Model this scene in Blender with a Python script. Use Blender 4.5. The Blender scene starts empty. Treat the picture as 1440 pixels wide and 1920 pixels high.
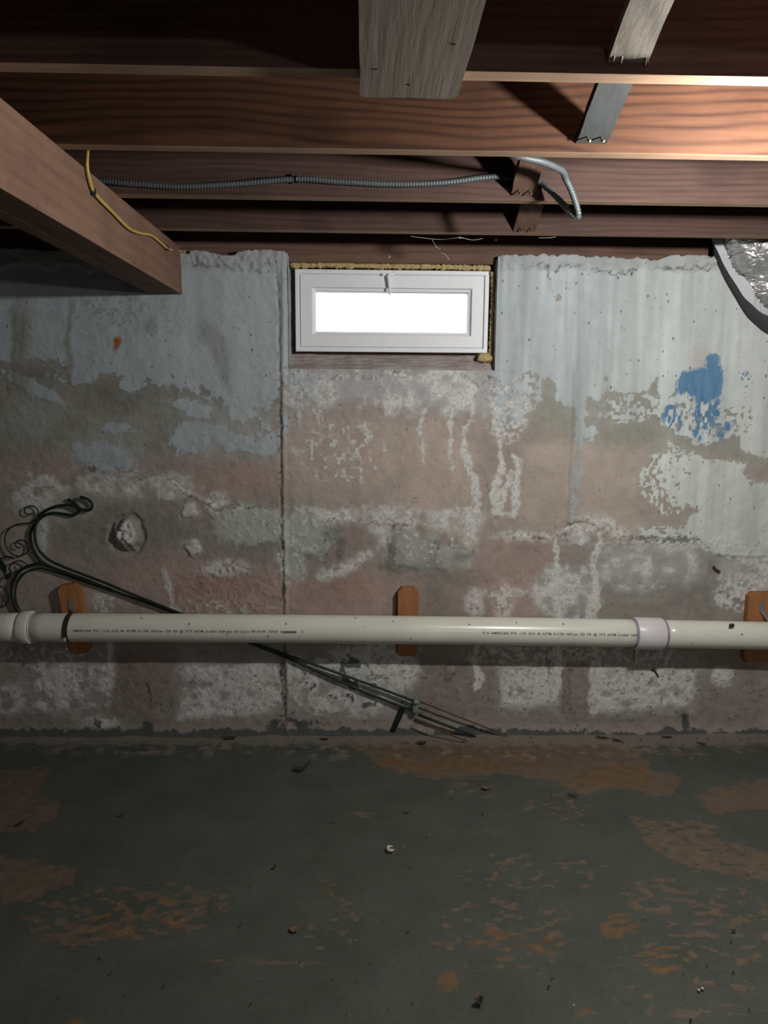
import bpy, bmesh, math, random
import numpy as np
from mathutils import Vector, Matrix
random.seed(7)
C = bpy.context.scene
COL = C.collection

# ------------------------------------------------------------------ survey of the room (metres)
F, PITCH, YAW, ROLL = 1363.0, 0.1499, 0.0259, 0.0073     # focal length in pixels of a 1440x1920 frame, angles in radians
ZC = 1.4105            # eye height above the floor
D = 2.938              # face of the far wall
HJ = 0.584             # underside of the joists above the eye
XB = -0.714            # right face of the girder
JY = [1.394 + 0.4114 * k for k in range(-1, 4)]           # joist front faces
TH = 0.039

def ray(u, v):
    x, y = u - 720, v - 960
    xr = x * math.cos(ROLL) + y * math.sin(ROLL)
    yr = -x * math.sin(ROLL) + y * math.cos(ROLL)
    X, Z = xr, -yr
    Y = F * math.cos(PITCH) + Z * math.sin(PITCH)
    Z2 = -F * math.sin(PITCH) + Z * math.cos(PITCH)
    return Vector((X * math.cos(YAW) + Y * math.sin(YAW), -X * math.sin(YAW) + Y * math.cos(YAW), Z2))
EYE = Vector((0, 0, ZC))
def on_y(u, v, y): r = ray(u, v); return EYE + r * (y / r.y)
def on_x(u, v, x): r = ray(u, v); return EYE + r * (x / r.x)
def on_z(u, v, z): r = ray(u, v); return EYE + r * ((z - ZC) / r.z)
def survey(X, Y, Z):
    """numpy: where a point of the room was read off (u, v)"""
    x = X * math.cos(YAW) - Y * math.sin(YAW); y = X * math.sin(YAW) + Y * math.cos(YAW); z = Z - ZC
    fy = y * math.cos(PITCH) - z * math.sin(PITCH); uz = y * math.sin(PITCH) + z * math.cos(PITCH)
    a, b = F * x / fy, -F * uz / fy
    return 720 + a * math.cos(ROLL) - b * math.sin(ROLL), 960 + a * math.sin(ROLL) + b * math.cos(ROLL)

# ------------------------------------------------------------------ camera
cd = bpy.data.cameras.new('camera'); cam = bpy.data.objects.new('camera', cd); COL.objects.link(cam)
cd.sensor_fit = 'VERTICAL'; cd.sensor_height = 36.0; cd.lens = F * 36.0 / 1920.0
cd.clip_start = 0.02; cd.clip_end = 200
f0 = ray(720, 960); right = (ray(721, 960) - f0).normalized(); up = (ray(720, 959) - f0).normalized(); back = -f0.normalized()
M = Matrix((right, up, back)).transposed().to_4x4(); M.translation = EYE
cam.matrix_world = M
C.camera = cam

# ------------------------------------------------------------------ sky, exposure
w = bpy.data.worlds.new('sky'); C.world = w; w.use_nodes = True
bg = w.node_tree.nodes['Background']; bg.inputs[0].default_value = (0.93, 0.96, 1.0, 1); bg.inputs[1].default_value = 5.0
C.view_settings.view_transform = 'Standard'; C.view_settings.look = 'None'
C.view_settings.exposure = 0.0; C.view_settings.gamma = 1.0
try: C.view_settings.use_curve_mapping = False
except Exception: pass
BULB_A = (0.945, 1.46, ZC + 0.464); BULB_A_STRENGTH = 2350
BULB_B = (1.05, -1.6, ZC + 0.275); BULB_B_STRENGTH = 1150
BULB_COL = (1.0, 0.97, 0.92, 1)

# ------------------------------------------------------------------ helpers
def lin(r, g, b):
    f = lambda c: (c / 255 / 12.92) if c <= 10.3 else ((c / 255 + 0.055) / 1.055) ** 2.4
    return (f(r), f(g), f(b), 1.0)

def tag(o, label=None, cat=None, group=None, kind=None):
    if label: o['label'] = label
    if cat: o['category'] = cat
    if group: o['group'] = group
    if kind: o['kind'] = kind
    return o
def empty(name, loc, label, cat, group=None):
    o = bpy.data.objects.new(name, None); COL.objects.link(o); o.location = loc; o.empty_display_size = 0.05
    return tag(o, label, cat, group)
def link(name, verts, faces, mat, parent=None, smooth=False, origin=None):
    """one mesh object; verts are in room coordinates"""
    vs = [Vector(v) for v in verts]
    if origin is None:
        lo = [min(v[i] for v in vs) for i in range(3)]; hi = [max(v[i] for v in vs) for i in range(3)]
        origin = Vector([(a + b) / 2 for a, b in zip(lo, hi)])
    origin = Vector(origin)
    me = bpy.data.meshes.new(name)
    me.from_pydata([tuple(v - origin) for v in vs], [], faces)
    me.materials.append(mat)
    if smooth: me.polygons.foreach_set('use_smooth', [True] * len(me.polygons))
    me.validate(); me.update()
    o = bpy.data.objects.new(name, me); COL.objects.link(o)
    if parent is not None:
        o.parent = parent; o.location = origin - parent.location
    else: o.location = origin
    return o
class MB:
    def __init__(s): s.v = []; s.f = []
    def add(s, vs, fs):
        n = len(s.v); s.v += [tuple(v) for v in vs]; s.f += [tuple(i + n for i in f) for f in fs]; return s
    def box(s, lo, hi, bev=0.0):
        bm = bmesh.new(); bmesh.ops.create_cube(bm, size=1.0)
        for v in bm.verts: v.co = Vector([lo[i] + (v.co[i] + 0.5) * (hi[i] - lo[i]) for i in range(3)])
        if bev > 0: bmesh.ops.bevel(bm, geom=list(bm.edges), offset=bev, segments=2, affect='EDGES', profile=0.6)
        return s.bm(bm)
    def bm(s, bm, mat=None):
        bm.verts.index_update(); vs = [(mat @ v.co) if mat else v.co.copy() for v in bm.verts]
        fs = [[v.index for v in f.verts] for f in bm.faces]; bm.free(); return s.add(vs, fs)
    def tube(s, pts, r, n=10, closed=False, cap=True):
        pts = [Vector(p) for p in pts]; N = len(pts); rs = r if isinstance(r, (list, tuple)) else [r] * N
        vs = []; fs = []; ref = None
        for i, p in enumerate(pts):
            t = (pts[min(i + 1, N - 1)] - pts[max(i - 1, 0)])
            if t.length < 1e-9: t = Vector((1, 0, 0))
            t.normalize()
            if ref is None: ref = Vector((0, 0, 1)) if abs(t.z) < 0.9 else Vector((1, 0, 0))
            a = (ref - t * ref.dot(t)).normalized(); b = t.cross(a); ref = a
            for k in range(n):
                q = 2 * math.pi * k / n
                vs.append(p + (a * math.cos(q) + b * math.sin(q)) * rs[i])
        for i in range(N - 1):
            for k in range(n):
                fs.append((i * n + k, i * n + (k + 1) % n, (i + 1) * n + (k + 1) % n, (i + 1) * n + k))
        if cap:
            fs.append(tuple(range(n - 1, -1, -1))); fs.append(tuple((N - 1) * n + k for k in range(n)))
        return s.add(vs, fs)
    def ico(s, c, r, sub=2, sc=(1, 1, 1)):
        bm = bmesh.new(); bmesh.ops.create_icosphere(bm, subdivisions=sub, radius=1.0)
        for v in bm.verts: v.co = Vector([c[i] + v.co[i] * r * sc[i] for i in range(3)])
        return s.bm(bm)
    def out(s, name, mat, parent=None, smooth=False, origin=None): return link(name, s.v, s.f, mat, parent, smooth, origin)
def spline(pts, n=8):
    P = [Vector(p) for p in pts]; out = []
    for i in range(len(P) - 1):
        p0 = P[max(i - 1, 0)]; p1 = P[i]; p2 = P[i + 1]; p3 = P[min(i + 2, len(P) - 1)]
        for k in range(n):
            t = k / n
            out.append(0.5 * ((2 * p1) + (p2 - p0) * t + (2 * p0 - 5 * p1 + 4 * p2 - p3) * t * t + (3 * p1 - p0 - 3 * p2 + p3) * t ** 3))
    out.append(P[-1]); return out
def resample(pts, step):
    out = [pts[0].copy()]; acc = 0.0
    for a, b in zip(pts[:-1], pts[1:]):
        L = (b - a).length; d = step - acc
        while d <= L: out.append(a.lerp(b, d / L)); d += step
        acc = L - (d - step)
    return out

# numpy noise
def vnoise(x, y, seed):
    xi = np.floor(x).astype(np.int64); yi = np.floor(y).astype(np.int64); fx = x - xi; fy = y - yi
    def h(a, b):
        n = (a * 374761393 + b * 668265263 + seed * 2147483647) & 0xffffffff
        n = ((n ^ (n >> 13)) * 1274126177) & 0xffffffff
        n = n ^ (n >> 16); return (n & 0xffff) / 65535.0
    fx = fx * fx * fx * (fx * (fx * 6 - 15) + 10); fy = fy * fy * fy * (fy * (fy * 6 - 15) + 10)
    return (h(xi, yi) * (1 - fx) + h(xi + 1, yi) * fx) * (1 - fy) + (h(xi, yi + 1) * (1 - fx) + h(xi + 1, yi + 1) * fx) * fy
def fbm(x, y, s, o=4, seed=1, g=0.5):
    r = np.zeros_like(x); a = 1.0; t = 0.0
    for i in range(o):
        r += a * vnoise(x * s + i * 17.3, y * s - i * 9.1, seed + i * 31); t += a; a *= g; s *= 2.03
    return r / t - 0.5
def seg_d(U, V, pts):
    d = np.full(U.shape, 1e9)
    for (ax, ay), (bx, by) in zip(pts[:-1], pts[1:]):
        dx, dy = bx - ax, by - ay; L = dx * dx + dy * dy + 1e-9
        t = np.clip(((U - ax) * dx + (V - ay) * dy) / L, 0, 1)
        d = np.minimum(d, np.hypot(U - ax - t * dx, V - ay - t * dy))
    return d
def poly(U, V, pts):
    d = seg_d(U, V, pts + [pts[0]]); ins = np.zeros(U.shape, bool)
    for (ax, ay), (bx, by) in zip(pts, pts[1:] + [pts[0]]):
        if ay == by: continue
        c = ((ay > V) != (by > V)) & (U < (bx - ax) * (V - ay) / (by - ay) + ax); ins ^= c
    return np.where(ins, d, -d)
def ell(U, V, u, v, a, b, rot=0):
    c, s_ = math.cos(math.radians(rot)), math.sin(math.radians(rot)); du, dv = U - u, V - v
    x, y = du * c + dv * s_, -du * s_ + dv * c
    return (1 - np.sqrt((x / a) ** 2 + (y / b) ** 2)) * min(a, b)
def line(U, V, pts, wd): return wd / 2 - seg_d(U, V, pts)
def m01(sd, soft): return np.clip(0.5 + sd / soft, 0, 1)
def grid_mesh(name, co, nx, ny, keep, attrs, mat, origin=(0, 0, 0)):
    """co: (ny*nx, 3)"""
    idx = np.arange(nx * ny).reshape(ny, nx)
    q = np.stack([idx[:-1, :-1], idx[:-1, 1:], idx[1:, 1:], idx[1:, :-1]], -1).reshape(-1, 4)
    if keep is not None: q = q[keep.reshape(-1)]
    me = bpy.data.meshes.new(name)
    me.vertices.add(len(co)); me.vertices.foreach_set('co', (co - np.array(origin)).astype(np.float32).ravel())
    me.loops.add(q.size); me.loops.foreach_set('vertex_index', q.astype(np.int32).ravel())
    me.polygons.add(len(q)); me.polygons.foreach_set('loop_start', np.arange(0, q.size, 4, dtype=np.int32))
    me.polygons.foreach_set('loop_total', np.full(len(q), 4, np.int32))
    me.polygons.foreach_set('use_smooth', np.ones(len(q), bool))
    for n, a in attrs.items():
        at = me.attributes.new(n, 'FLOAT_VECTOR', 'POINT'); at.data.foreach_set('vector', np.ascontiguousarray(a, dtype=np.float32).ravel())
    me.update(calc_edges=True); me.validate()
    me.materials.append(mat)
    o = bpy.data.objects.new(name, me); COL.objects.link(o); o.location = origin; return o

# ------------------------------------------------------------------ node helper
class N:
    def __init__(s, name):
        s.m = bpy.data.materials.new(name); s.m.use_nodes = True; s.t = s.m.node_tree; s.t.nodes.clear()
        s.o = s.t.nodes.new('ShaderNodeOutputMaterial')
    def n(s, kind, ins=None, **kw):
        x = s.t.nodes.new('ShaderNode' + kind)
        for k, v in kw.items(): setattr(x, k, v)
        for k, v in (ins or {}).items(): s.set(x.inputs[k], v)
        return x
    def set(s, sock, v):
        if hasattr(v, 'is_output'): s.t.links.new(v, sock)
        else: sock.default_value = v
    def math(s, op, a, b=0.0, c=0.0):
        x = s.n('Math', {0: a, 1: b, 2: c}, operation=op); return x.outputs[0]
    def mix(s, f, a, b, mode='MIX'):
        x = s.n('Mix', data_type='RGBA', blend_type=mode); s.set(x.inputs[0], f); s.set(x.inputs[6], a); s.set(x.inputs[7], b); return x.outputs[2]
    def noise(s, vec, scale, det=4, rough=0.55, dist=0.0):
        return s.n('TexNoise', {'Vector': vec, 'Scale': scale, 'Detail': det, 'Roughness': rough, 'Distortion': dist}).outputs[0]
    def mapr(s, v, a, b, c=0.0, d=1.0):
        return s.n('MapRange', {0: v, 1: a, 2: b, 3: c, 4: d}).outputs[0]
    def coord(s, kind='Object', scale=(1, 1, 1), rnd=False):
        tc = s.n('TexCoord').outputs[kind]
        if rnd:
            oi = s.n('ObjectInfo').outputs['Random']; k = s.math('MULTIPLY', oi, 37.0)
            cx = s.n('CombineXYZ', {0: k, 1: k, 2: k}).outputs[0]
            tc = s.n('VectorMath', {0: tc, 1: cx}, operation='ADD').outputs[0]
        return s.n('VectorMath', {0: tc, 1: scale}, operation='MULTIPLY').outputs[0]
    def attr(s, name): return s.n('Attribute', attribute_name=name)
    def bsdf(s, col, rough=0.6, metal=0.0, spec=0.3, height=None, dist=0.002, strength=1.0, **kw):
        b = s.n('BsdfPrincipled', {'Base Color': col, 'Roughness': rough, 'Metallic': metal})
        b.inputs['Specular IOR Level'].default_value = spec
        for k, v in kw.items(): s.set(b.inputs[k], v)
        if height is not None:
            bp = s.n('Bump', {'Strength': strength, 'Distance': dist, 'Height': height}); s.set(b.inputs['Normal'], bp.outputs[0])
        s.t.links.new(b.outputs[0], s.o.inputs[0]); return s.m

def wood(name, dark, lightc, axis=0, rings=9.0, rough=0.75, stain=0.35, contrast=1.0, warpk=2.6):
    m = N(name); sc = [14.0, 14.0, 14.0]; sc[axis] = 0.9
    v = m.coord('Object', tuple(sc), True)
    sw = [1.6, 1.6, 1.6]; sw[axis] = 0.45
    vw = m.coord('Object', tuple(sw), True)
    warp = m.noise(vw, 2.2, 2, 0.5)
    s2 = [1.0, 1.0, 1.0]; s2[axis] = 0.03
    base = m.coord('Object', tuple(s2))
    sp = m.n('SeparateXYZ', {0: base})
    cross = m.math('ADD', sp.outputs[2 if axis != 2 else 0], m.math('MULTIPLY', sp.outputs[1 if axis != 1 else 0], 0.7))
    ring = m.math('SINE', m.math('ADD', m.math('MULTIPLY', cross, rings * 30), m.math('MULTIPLY', warp, rings * warpk)))
    ring = m.math('POWER', m.math('ADD', m.math('MULTIPLY', ring, 0.5), 0.5), 2.2)
    g = m.noise(v, 6.0, 5, 0.65)
    f = m.math('ADD', m.math('MULTIPLY', ring, 0.30 * contrast), m.math('MULTIPLY', m.mapr(g, 0.3, 0.7), 0.45))
    col = m.mix(f, lightc, dark)
    pt = m.noise(m.coord('Object', (1, 1, 1), True), 5.0, 4, 0.6)
    col = m.mix(m.math('MULTIPLY', m.mapr(pt, 0.48, 0.72), stain), col, tuple(c * 0.35 for c in dark[:3]) + (1,))
    return m.bsdf(col, rough, spec=0.25, height=g, dist=0.0012, strength=0.6)
def plain(name, col, rough=0.6, metal=0.0, var=0.25, scale=40.0, bump=0.4, spec=0.3):
    m = N(name); n = m.noise(m.coord('Object'), scale, 4, 0.6)
    c = m.mix(m.math('MULTIPLY', m.mapr(n, 0.3, 0.75), var * 2), col, tuple(x * 0.45 for x in col[:3]) + (1,))
    return m.bsdf(c, rough, metal, spec, height=n, dist=0.0008, strength=bump)

MAT = {}
RED_D, RED_L = (0.030, 0.017, 0.015, 1), (0.092, 0.052, 0.042, 1)
MAT['joist'] = wood('fir_joist', RED_D, RED_L, 0, rings=12)
MAT['joist_orange'] = wood('orange_fir_joist', (0.030, 0.0115, 0.006, 1), (0.092, 0.040, 0.0195, 1), 0, rings=8, stain=0.4, contrast=2.0, warpk=6.0)
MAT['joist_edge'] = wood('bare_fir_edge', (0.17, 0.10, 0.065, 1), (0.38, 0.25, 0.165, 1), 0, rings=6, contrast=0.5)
MAT['strut_slate'] = wood('slate_strut', (0.022, 0.024, 0.024, 1), (0.045, 0.050, 0.051, 1), 1, rings=3, contrast=0.5)  # shade and bluish flare on this strut put into a darker wood colour
MAT['girder'] = wood('fir_girder', (0.115, 0.065, 0.048, 1), (0.23, 0.135, 0.095, 1), 1, rings=6, stain=0.3, contrast=0.6)
MAT['strut_gray'] = wood('weathered_strut', (0.09, 0.08, 0.068, 1), (0.24, 0.215, 0.18, 1), 1, rings=5)
MAT['strut_brown'] = wood('brown_strut', (0.06, 0.032, 0.024, 1), (0.13, 0.078, 0.055, 1), 1, rings=5)
MAT['board'] = wood('gray_board', (0.15, 0.125, 0.10, 1), (0.23, 0.195, 0.16, 1), 1, rings=9, stain=0.12, contrast=1.4)
MAT['rim'] = wood('rim_wood', (0.07, 0.036, 0.028, 1), (0.17, 0.10, 0.075, 1), 0, rings=6)
MAT['batten'] = wood('orange_pine', (0.21, 0.085, 0.034, 1), (0.37, 0.165, 0.070, 1), 2, rings=4, stain=0.15, contrast=0.6)
MAT['subfloor'] = wood('subfloor_wood', (0.06, 0.03, 0.02, 1), (0.16, 0.08, 0.05, 1), 0)
MAT['nail'] = plain('rusty_nail', (0.16, 0.12, 0.10, 1), 0.5, 0.7)
MAT['steel'] = plain('galvanised_steel', (0.42, 0.42, 0.42, 1), 0.42, 0.75, var=0.15)
MAT['rust'] = plain('rusted_iron', (0.12, 0.055, 0.035, 1), 0.75, 0.2)
MAT['strap'] = plain('brown_strap', (0.10, 0.065, 0.055, 1), 0.4, 0.5)
MAT['green_iron'] = plain('dark_green_iron', (0.018, 0.035, 0.026, 1), 0.5, 0.3, var=0.3, scale=60)
MAT['pale_green'] = plain('worn_green_iron', (0.20, 0.30, 0.27, 1), 0.6, 0.2)
MAT['armour'] = plain('armoured_cable_steel', (0.11, 0.13, 0.135, 1), 0.5, 0.3, var=0.12, scale=25)
MAT['yellow'] = plain('yellow_cable', (0.50, 0.36, 0.09, 1), 0.45, 0, var=0.12)
MAT['dark_blue'] = plain('dark_staple', (0.05, 0.06, 0.08, 1), 0.4, 0.6)
MAT['vinyl'] = plain('white_vinyl', (0.78, 0.80, 0.84, 1), 0.45, 0, var=0.05, scale=15, bump=0.1)
MAT['wool'] = plain('yellow_fibreglass', (0.50, 0.39, 0.19, 1), 1.0, 0, var=0.3, scale=70, bump=1.0)
MAT['black'] = plain('ink', (0.06, 0.06, 0.06, 1), 0.7, 0, var=0.05)
MAT['tape'] = plain('white_edge', (0.50, 0.53, 0.55, 1), 0.7, 0, var=0.12, scale=20)
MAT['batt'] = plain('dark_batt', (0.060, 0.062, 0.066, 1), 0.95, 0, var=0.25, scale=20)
MAT['web'] = plain('cobweb_thread', (0.55, 0.55, 0.55, 1), 0.9, 0, var=0.1)
MAT['leaf'] = plain('dry_leaf', (0.055, 0.035, 0.022, 1), 0.9, 0, var=0.3, scale=90)
MAT['leaf2'] = plain('tan_leaf', (0.17, 0.105, 0.055, 1), 0.9, 0, var=0.3, scale=90)
MAT['shell'] = plain('pale_chip', (0.55, 0.50, 0.42, 1), 0.7, 0, var=0.2, scale=90)
MAT['lilac'] = plain('purple_primer', (0.36, 0.30, 0.40, 1), 0.5, 0, var=0.35, scale=60)
MAT['porcelain'] = plain('porcelain', (0.6, 0.6, 0.57, 1), 0.3, 0, var=0.05)

m = N('foil'); n1 = m.noise(m.coord('Object', (1, 1, 2.2)), 14, 3, 0.5, 1.5); n2 = m.noise(m.coord('Object'), 40, 2, 0.5)
MAT['foil'] = m.bsdf((0.85, 0.85, 0.87, 1), 0.42, 1.0, 0.5, height=m.math('ADD', n1, m.math('MULTIPLY', n2, 0.4)), dist=0.012, strength=0.8)
m = N('pvc'); o_ = m.coord('Object')
n1 = m.noise(o_, 6, 4, 0.6); n2 = m.noise(m.coord('Object', (30, 120, 120)), 1.0, 3, 0.6)
c_ = m.mix(m.math('MULTIPLY', m.mapr(n1, 0.45, 0.75), 0.35), (0.68, 0.70, 0.62, 1), (0.50, 0.49, 0.44, 1))
vo = m.n('TexVoronoi', {'Vector': o_, 'Scale': 26.0, 'Randomness': 1.0})
dots = m.math('MULTIPLY', m.math('LESS_THAN', vo.outputs['Distance'], 0.13), m.math('GREATER_THAN', m.n('SeparateXYZ', {0: vo.outputs['Color']}).outputs[0], 0.72))
c_ = m.mix(m.math('MULTIPLY', dots, 0.7), c_, (0.10, 0.07, 0.05, 1))
MAT['pvc'] = m.bsdf(c_, 0.28, 0, 0.5)
MAT['pvc2'] = plain('pvc_fitting', (0.68, 0.67, 0.69, 1), 0.35, 0, var=0.06, scale=12, bump=0.05, spec=0.5)
m = N('pane'); tr = m.n('BsdfTransparent', {0: (0.95, 0.97, 0.97, 1)}); gl = m.n('BsdfGlossy', {'Roughness': 0.02})
fr = m.n('Fresnel', {0: 1.45}); mx = m.n('MixShader', {0: fr.outputs[0], 1: tr.outputs[0], 2: gl.outputs[0]}); m.t.links.new(mx.outputs[0], m.o.inputs[0]); MAT['pane'] = m.m
def emit(name, col, s):
    m = N(name); e = m.n('Emission', {0: col, 1: s}); m.t.links.new(e.outputs[0], m.o.inputs[0]); return m.m
MAT['bulbA'] = emit('lit_bulb', BULB_COL, BULB_A_STRENGTH)
MAT['bulbB'] = emit('lit_bulb_far', BULB_COL, BULB_B_STRENGTH)

def conc_simple(name, a, b, scale=4):
    m = N(name); o = m.coord('Object'); n1 = m.noise(o, scale, 6, 0.65); n2 = m.noise(o, scale * 12, 4, 0.6)
    c = m.mix(m.mapr(n1, 0.42, 0.58), a, b); c = m.mix(m.math('MULTIPLY', m.mapr(n2, 0.3, 0.8), 0.4), c, tuple(x * 0.5 for x in a[:3]) + (1,))
    return m.bsdf(c, 0.9, spec=0.15, height=n2, dist=0.003, strength=0.6)
MAT['sill_conc'] = conc_simple('sill_concrete', (0.27, 0.23, 0.22, 1), (0.38, 0.34, 0.33, 1), 9)
MAT['jamb_conc'] = conc_simple('jamb_concrete', (0.30, 0.33, 0.35, 1), (0.42, 0.45, 0.46, 1), 9)
MAT['room_wall'] = conc_simple('room_wall_concrete', (0.22, 0.19, 0.17, 1), (0.42, 0.43, 0.43, 1), 2)

def weathered(name):
    """painted concrete: layers come from the survey of stains stored on the mesh, edges are broken up by noise"""
    m = N(name); o = m.coord('Object')
    base = m.attr('base').outputs['Color']; pc = m.attr('pcol').outputs['Color']
    mk = m.n('SeparateXYZ', {0: m.attr('mk').outputs['Vector']}); kd = m.n('SeparateXYZ', {0: m.attr('kd').outputs['Vector']})
    n1 = m.noise(o, 28, 6, 0.62, 0.4); n2 = m.noise(o, 110, 4, 0.6); n3 = m.noise(o, 9, 4, 0.6)
    nv = m.noise(m.coord('Object', (60, 60, 9)), 1.0, 5, 0.6)
    e = m.math('ADD', m.math('MULTIPLY', m.math('SUBTRACT', n1, 0.5), 0.75), m.math('MULTIPLY', m.math('SUBTRACT', n2, 0.5), 0.30))
    P = m.mapr(m.math('ADD', mk.outputs[0], e), 0.475, 0.535)
    E = m.mapr(m.math('ADD', mk.outputs[1], m.math('MULTIPLY', e, 0.95)), 0.36, 0.80)
    B = m.mapr(m.math('ADD', mk.outputs[2], m.math('ADD', m.math('MULTIPLY', m.math('SUBTRACT', nv, 0.5), 0.8), m.math('MULTIPLY', e, 0.45))), 0.42, 0.62)
    vb = m.math('ADD', 0.80, m.math('MULTIPLY', m.math('ADD', n1, n2), 0.21))
    base = m.mix(1.0, base, m.n('CombineColor', {0: vb, 1: vb, 2: vb}).outputs[0], 'MULTIPLY')
    dk = m.mapr(n1, 0.56, 0.72); base = m.mix(m.math('MULTIPLY', dk, 0.25), base, (0.10, 0.085, 0.07, 1))
    vp = m.math('ADD', 0.86, m.math('ADD', m.math('MULTIPLY', n1, 0.14), m.math('MULTIPLY', nv, 0.14)))
    paint = m.mix(1.0, pc, m.n('CombineColor', {0: vp, 1: vp, 2: vp}).outputs[0], 'MULTIPLY')
    thin = m.mapr(m.math('ADD', mk.outputs[0], m.math('MULTIPLY', m.math('SUBTRACT', n3, 0.5), 0.9)), 0.05, 0.5, 0.0, 0.36)
    base = m.mix(thin, base, m.mix(0.5, paint, base))
    halo = m.mapr(m.math('ADD', mk.outputs[1], m.math('MULTIPLY', m.math('SUBTRACT', n1, 0.5), 1.2)), -0.1, 0.7, 0.0, 0.35)
    base = m.mix(halo, base, (0.48, 0.48, 0.46, 1))
    # small chips in the paint
    vo = m.n('TexVoronoi', {'Vector': m.n('VectorMath', {0: o, 1: (1.6, 1, 1)}, operation='MULTIPLY').outputs[0], 'Scale': 24.0})
    rc = m.n('SeparateXYZ', {0: vo.outputs['Color']})
    rad = m.math('ADD', m.math('MULTIPLY', m.math('POWER', rc.outputs[1], 3.0), 0.16), m.math('MULTIPLY', m.math('SUBTRACT', n2, 0.5), 0.22))
    chip = m.math('MULTIPLY', m.math('LESS_THAN', vo.outputs['Distance'], rad), m.math('GREATER_THAN', rc.outputs[0], 0.45))
    col = m.mix(P, base, paint)
    col = m.mix(m.math('MULTIPLY', chip, m.math('MULTIPLY', P, 0.75)), col, (0.13, 0.10, 0.085, 1))
    ec = m.mix(m.mapr(m.math('ADD', m.math('MULTIPLY', n1, 0.75), m.math('MULTIPLY', n2, 0.25)), 0.38, 0.58), (0.42, 0.42, 0.40, 1), (0.72, 0.73, 0.71, 1))
    col = m.mix(m.math('MULTIPLY', E, 0.88), col, ec)
    col = m.mix(m.math('MULTIPLY', E, m.math('MULTIPLY', m.mapr(n1, 0.53, 0.60), 0.55)), col, (0.22, 0.21, 0.19, 1))
    col = m.mix(m.math('MULTIPLY', B, 0.92), col, m.mix(m.mapr(nv, 0.35, 0.7), (0.055, 0.16, 0.30, 1), (0.09, 0.22, 0.38, 1)))
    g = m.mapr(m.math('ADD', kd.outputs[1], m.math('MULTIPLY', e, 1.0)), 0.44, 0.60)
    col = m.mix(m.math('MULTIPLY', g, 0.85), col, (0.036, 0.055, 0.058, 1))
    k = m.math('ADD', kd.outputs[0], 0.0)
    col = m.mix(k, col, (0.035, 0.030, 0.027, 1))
    hgt = m.math('ADD', m.math('ADD', m.math('MULTIPLY', P, 0.5), m.math('MULTIPLY', E, m.math('ADD', 0.25, m.math('MULTIPLY', n2, 0.25)))), m.math('ADD', m.math('MULTIPLY', n1, 0.9), m.math('MULTIPLY', n2, 0.5)))
    return m.bsdf(col, 0.85, spec=0.2, height=hgt, dist=0.0035, strength=0.55)
MAT['wall'] = weathered('weathered_wall')

def floor_mat():
    m = N('worn_painted_floor'); o = m.coord('Object')
    mk = m.n('SeparateXYZ', {0: m.attr('mk').outputs['Vector']})
    n1 = m.noise(o, 30, 6, 0.62, 0.3); n2 = m.noise(o, 130, 4, 0.6); n3 = m.noise(o, 5, 4, 0.6); ns = m.noise(m.coord('Object', (18, 60, 18)), 1.0, 5, 0.6)
    e = m.math('ADD', m.math('MULTIPLY', m.math('SUBTRACT', ns, 0.5), 0.9), m.math('ADD', m.math('MULTIPLY', m.math('SUBTRACT', n1, 0.5), 0.5), m.math('MULTIPLY', m.math('SUBTRACT', n2, 0.5), 0.3)))
    P = m.mapr(m.math('ADD', mk.outputs[0], e), 0.46, 0.56)
    O = m.mapr(m.math('ADD', mk.outputs[1], e), 0.44, 0.62)
    green = m.mix(m.mapr(n3, 0.35, 0.65), (0.060, 0.068, 0.056, 1), (0.078, 0.088, 0.074, 1))
    green = m.mix(m.math('MULTIPLY', m.mapr(n2, 0.4, 0.8), 0.5), green, (0.035, 0.038, 0.032, 1))
    brown = m.mix(m.mapr(n1, 0.38, 0.62), (0.105, 0.078, 0.057, 1), (0.150, 0.110, 0.080, 1))
    orange = m.mix(m.mapr(n1, 0.38, 0.62), (0.125, 0.073, 0.032, 1), (0.170, 0.100, 0.046, 1))
    col = m.mix(m.math('MULTIPLY', P, 0.85), green, brown); col = m.mix(m.math('MULTIPLY', O, 0.8), col, orange)
    dust = m.mapr(m.math('ADD', mk.outputs[2], m.math('MULTIPLY', e, 0.9)), 0.4, 0.7)
    col = m.mix(m.math('MULTIPLY', dust, 0.75), col, (0.20, 0.17, 0.145, 1))
    vo = m.n('TexVoronoi', {'Vector': o, 'Scale': 46.0}); rc = m.n('SeparateXYZ', {0: vo.outputs['Color']})
    near = m.math('LESS_THAN', vo.outputs['Distance'], m.math('ADD', 0.02, m.math('MULTIPLY', m.math('POWER', rc.outputs[1], 4.0), 0.12)))
    col = m.mix(m.math('MULTIPLY', near, m.math('GREATER_THAN', rc.outputs[0], 0.93)), col, (0.36, 0.33, 0.27, 1))
    col = m.mix(m.math('MULTIPLY', near, m.math('LESS_THAN', rc.outputs[0], 0.16)), col, (0.018, 0.015, 0.012, 1))
    h = m.math('ADD', m.math('MULTIPLY', n1, 0.6), m.math('SUBTRACT', m.math('MULTIPLY', n2, 0.5), m.math('MULTIPLY', P, 0.4)))
    return m.bsdf(col, m.mapr(n1, 0.3, 0.7, 0.55, 0.8), spec=0.3, height=h, dist=0.002, strength=0.5)
MAT['floor'] = floor_mat()

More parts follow.
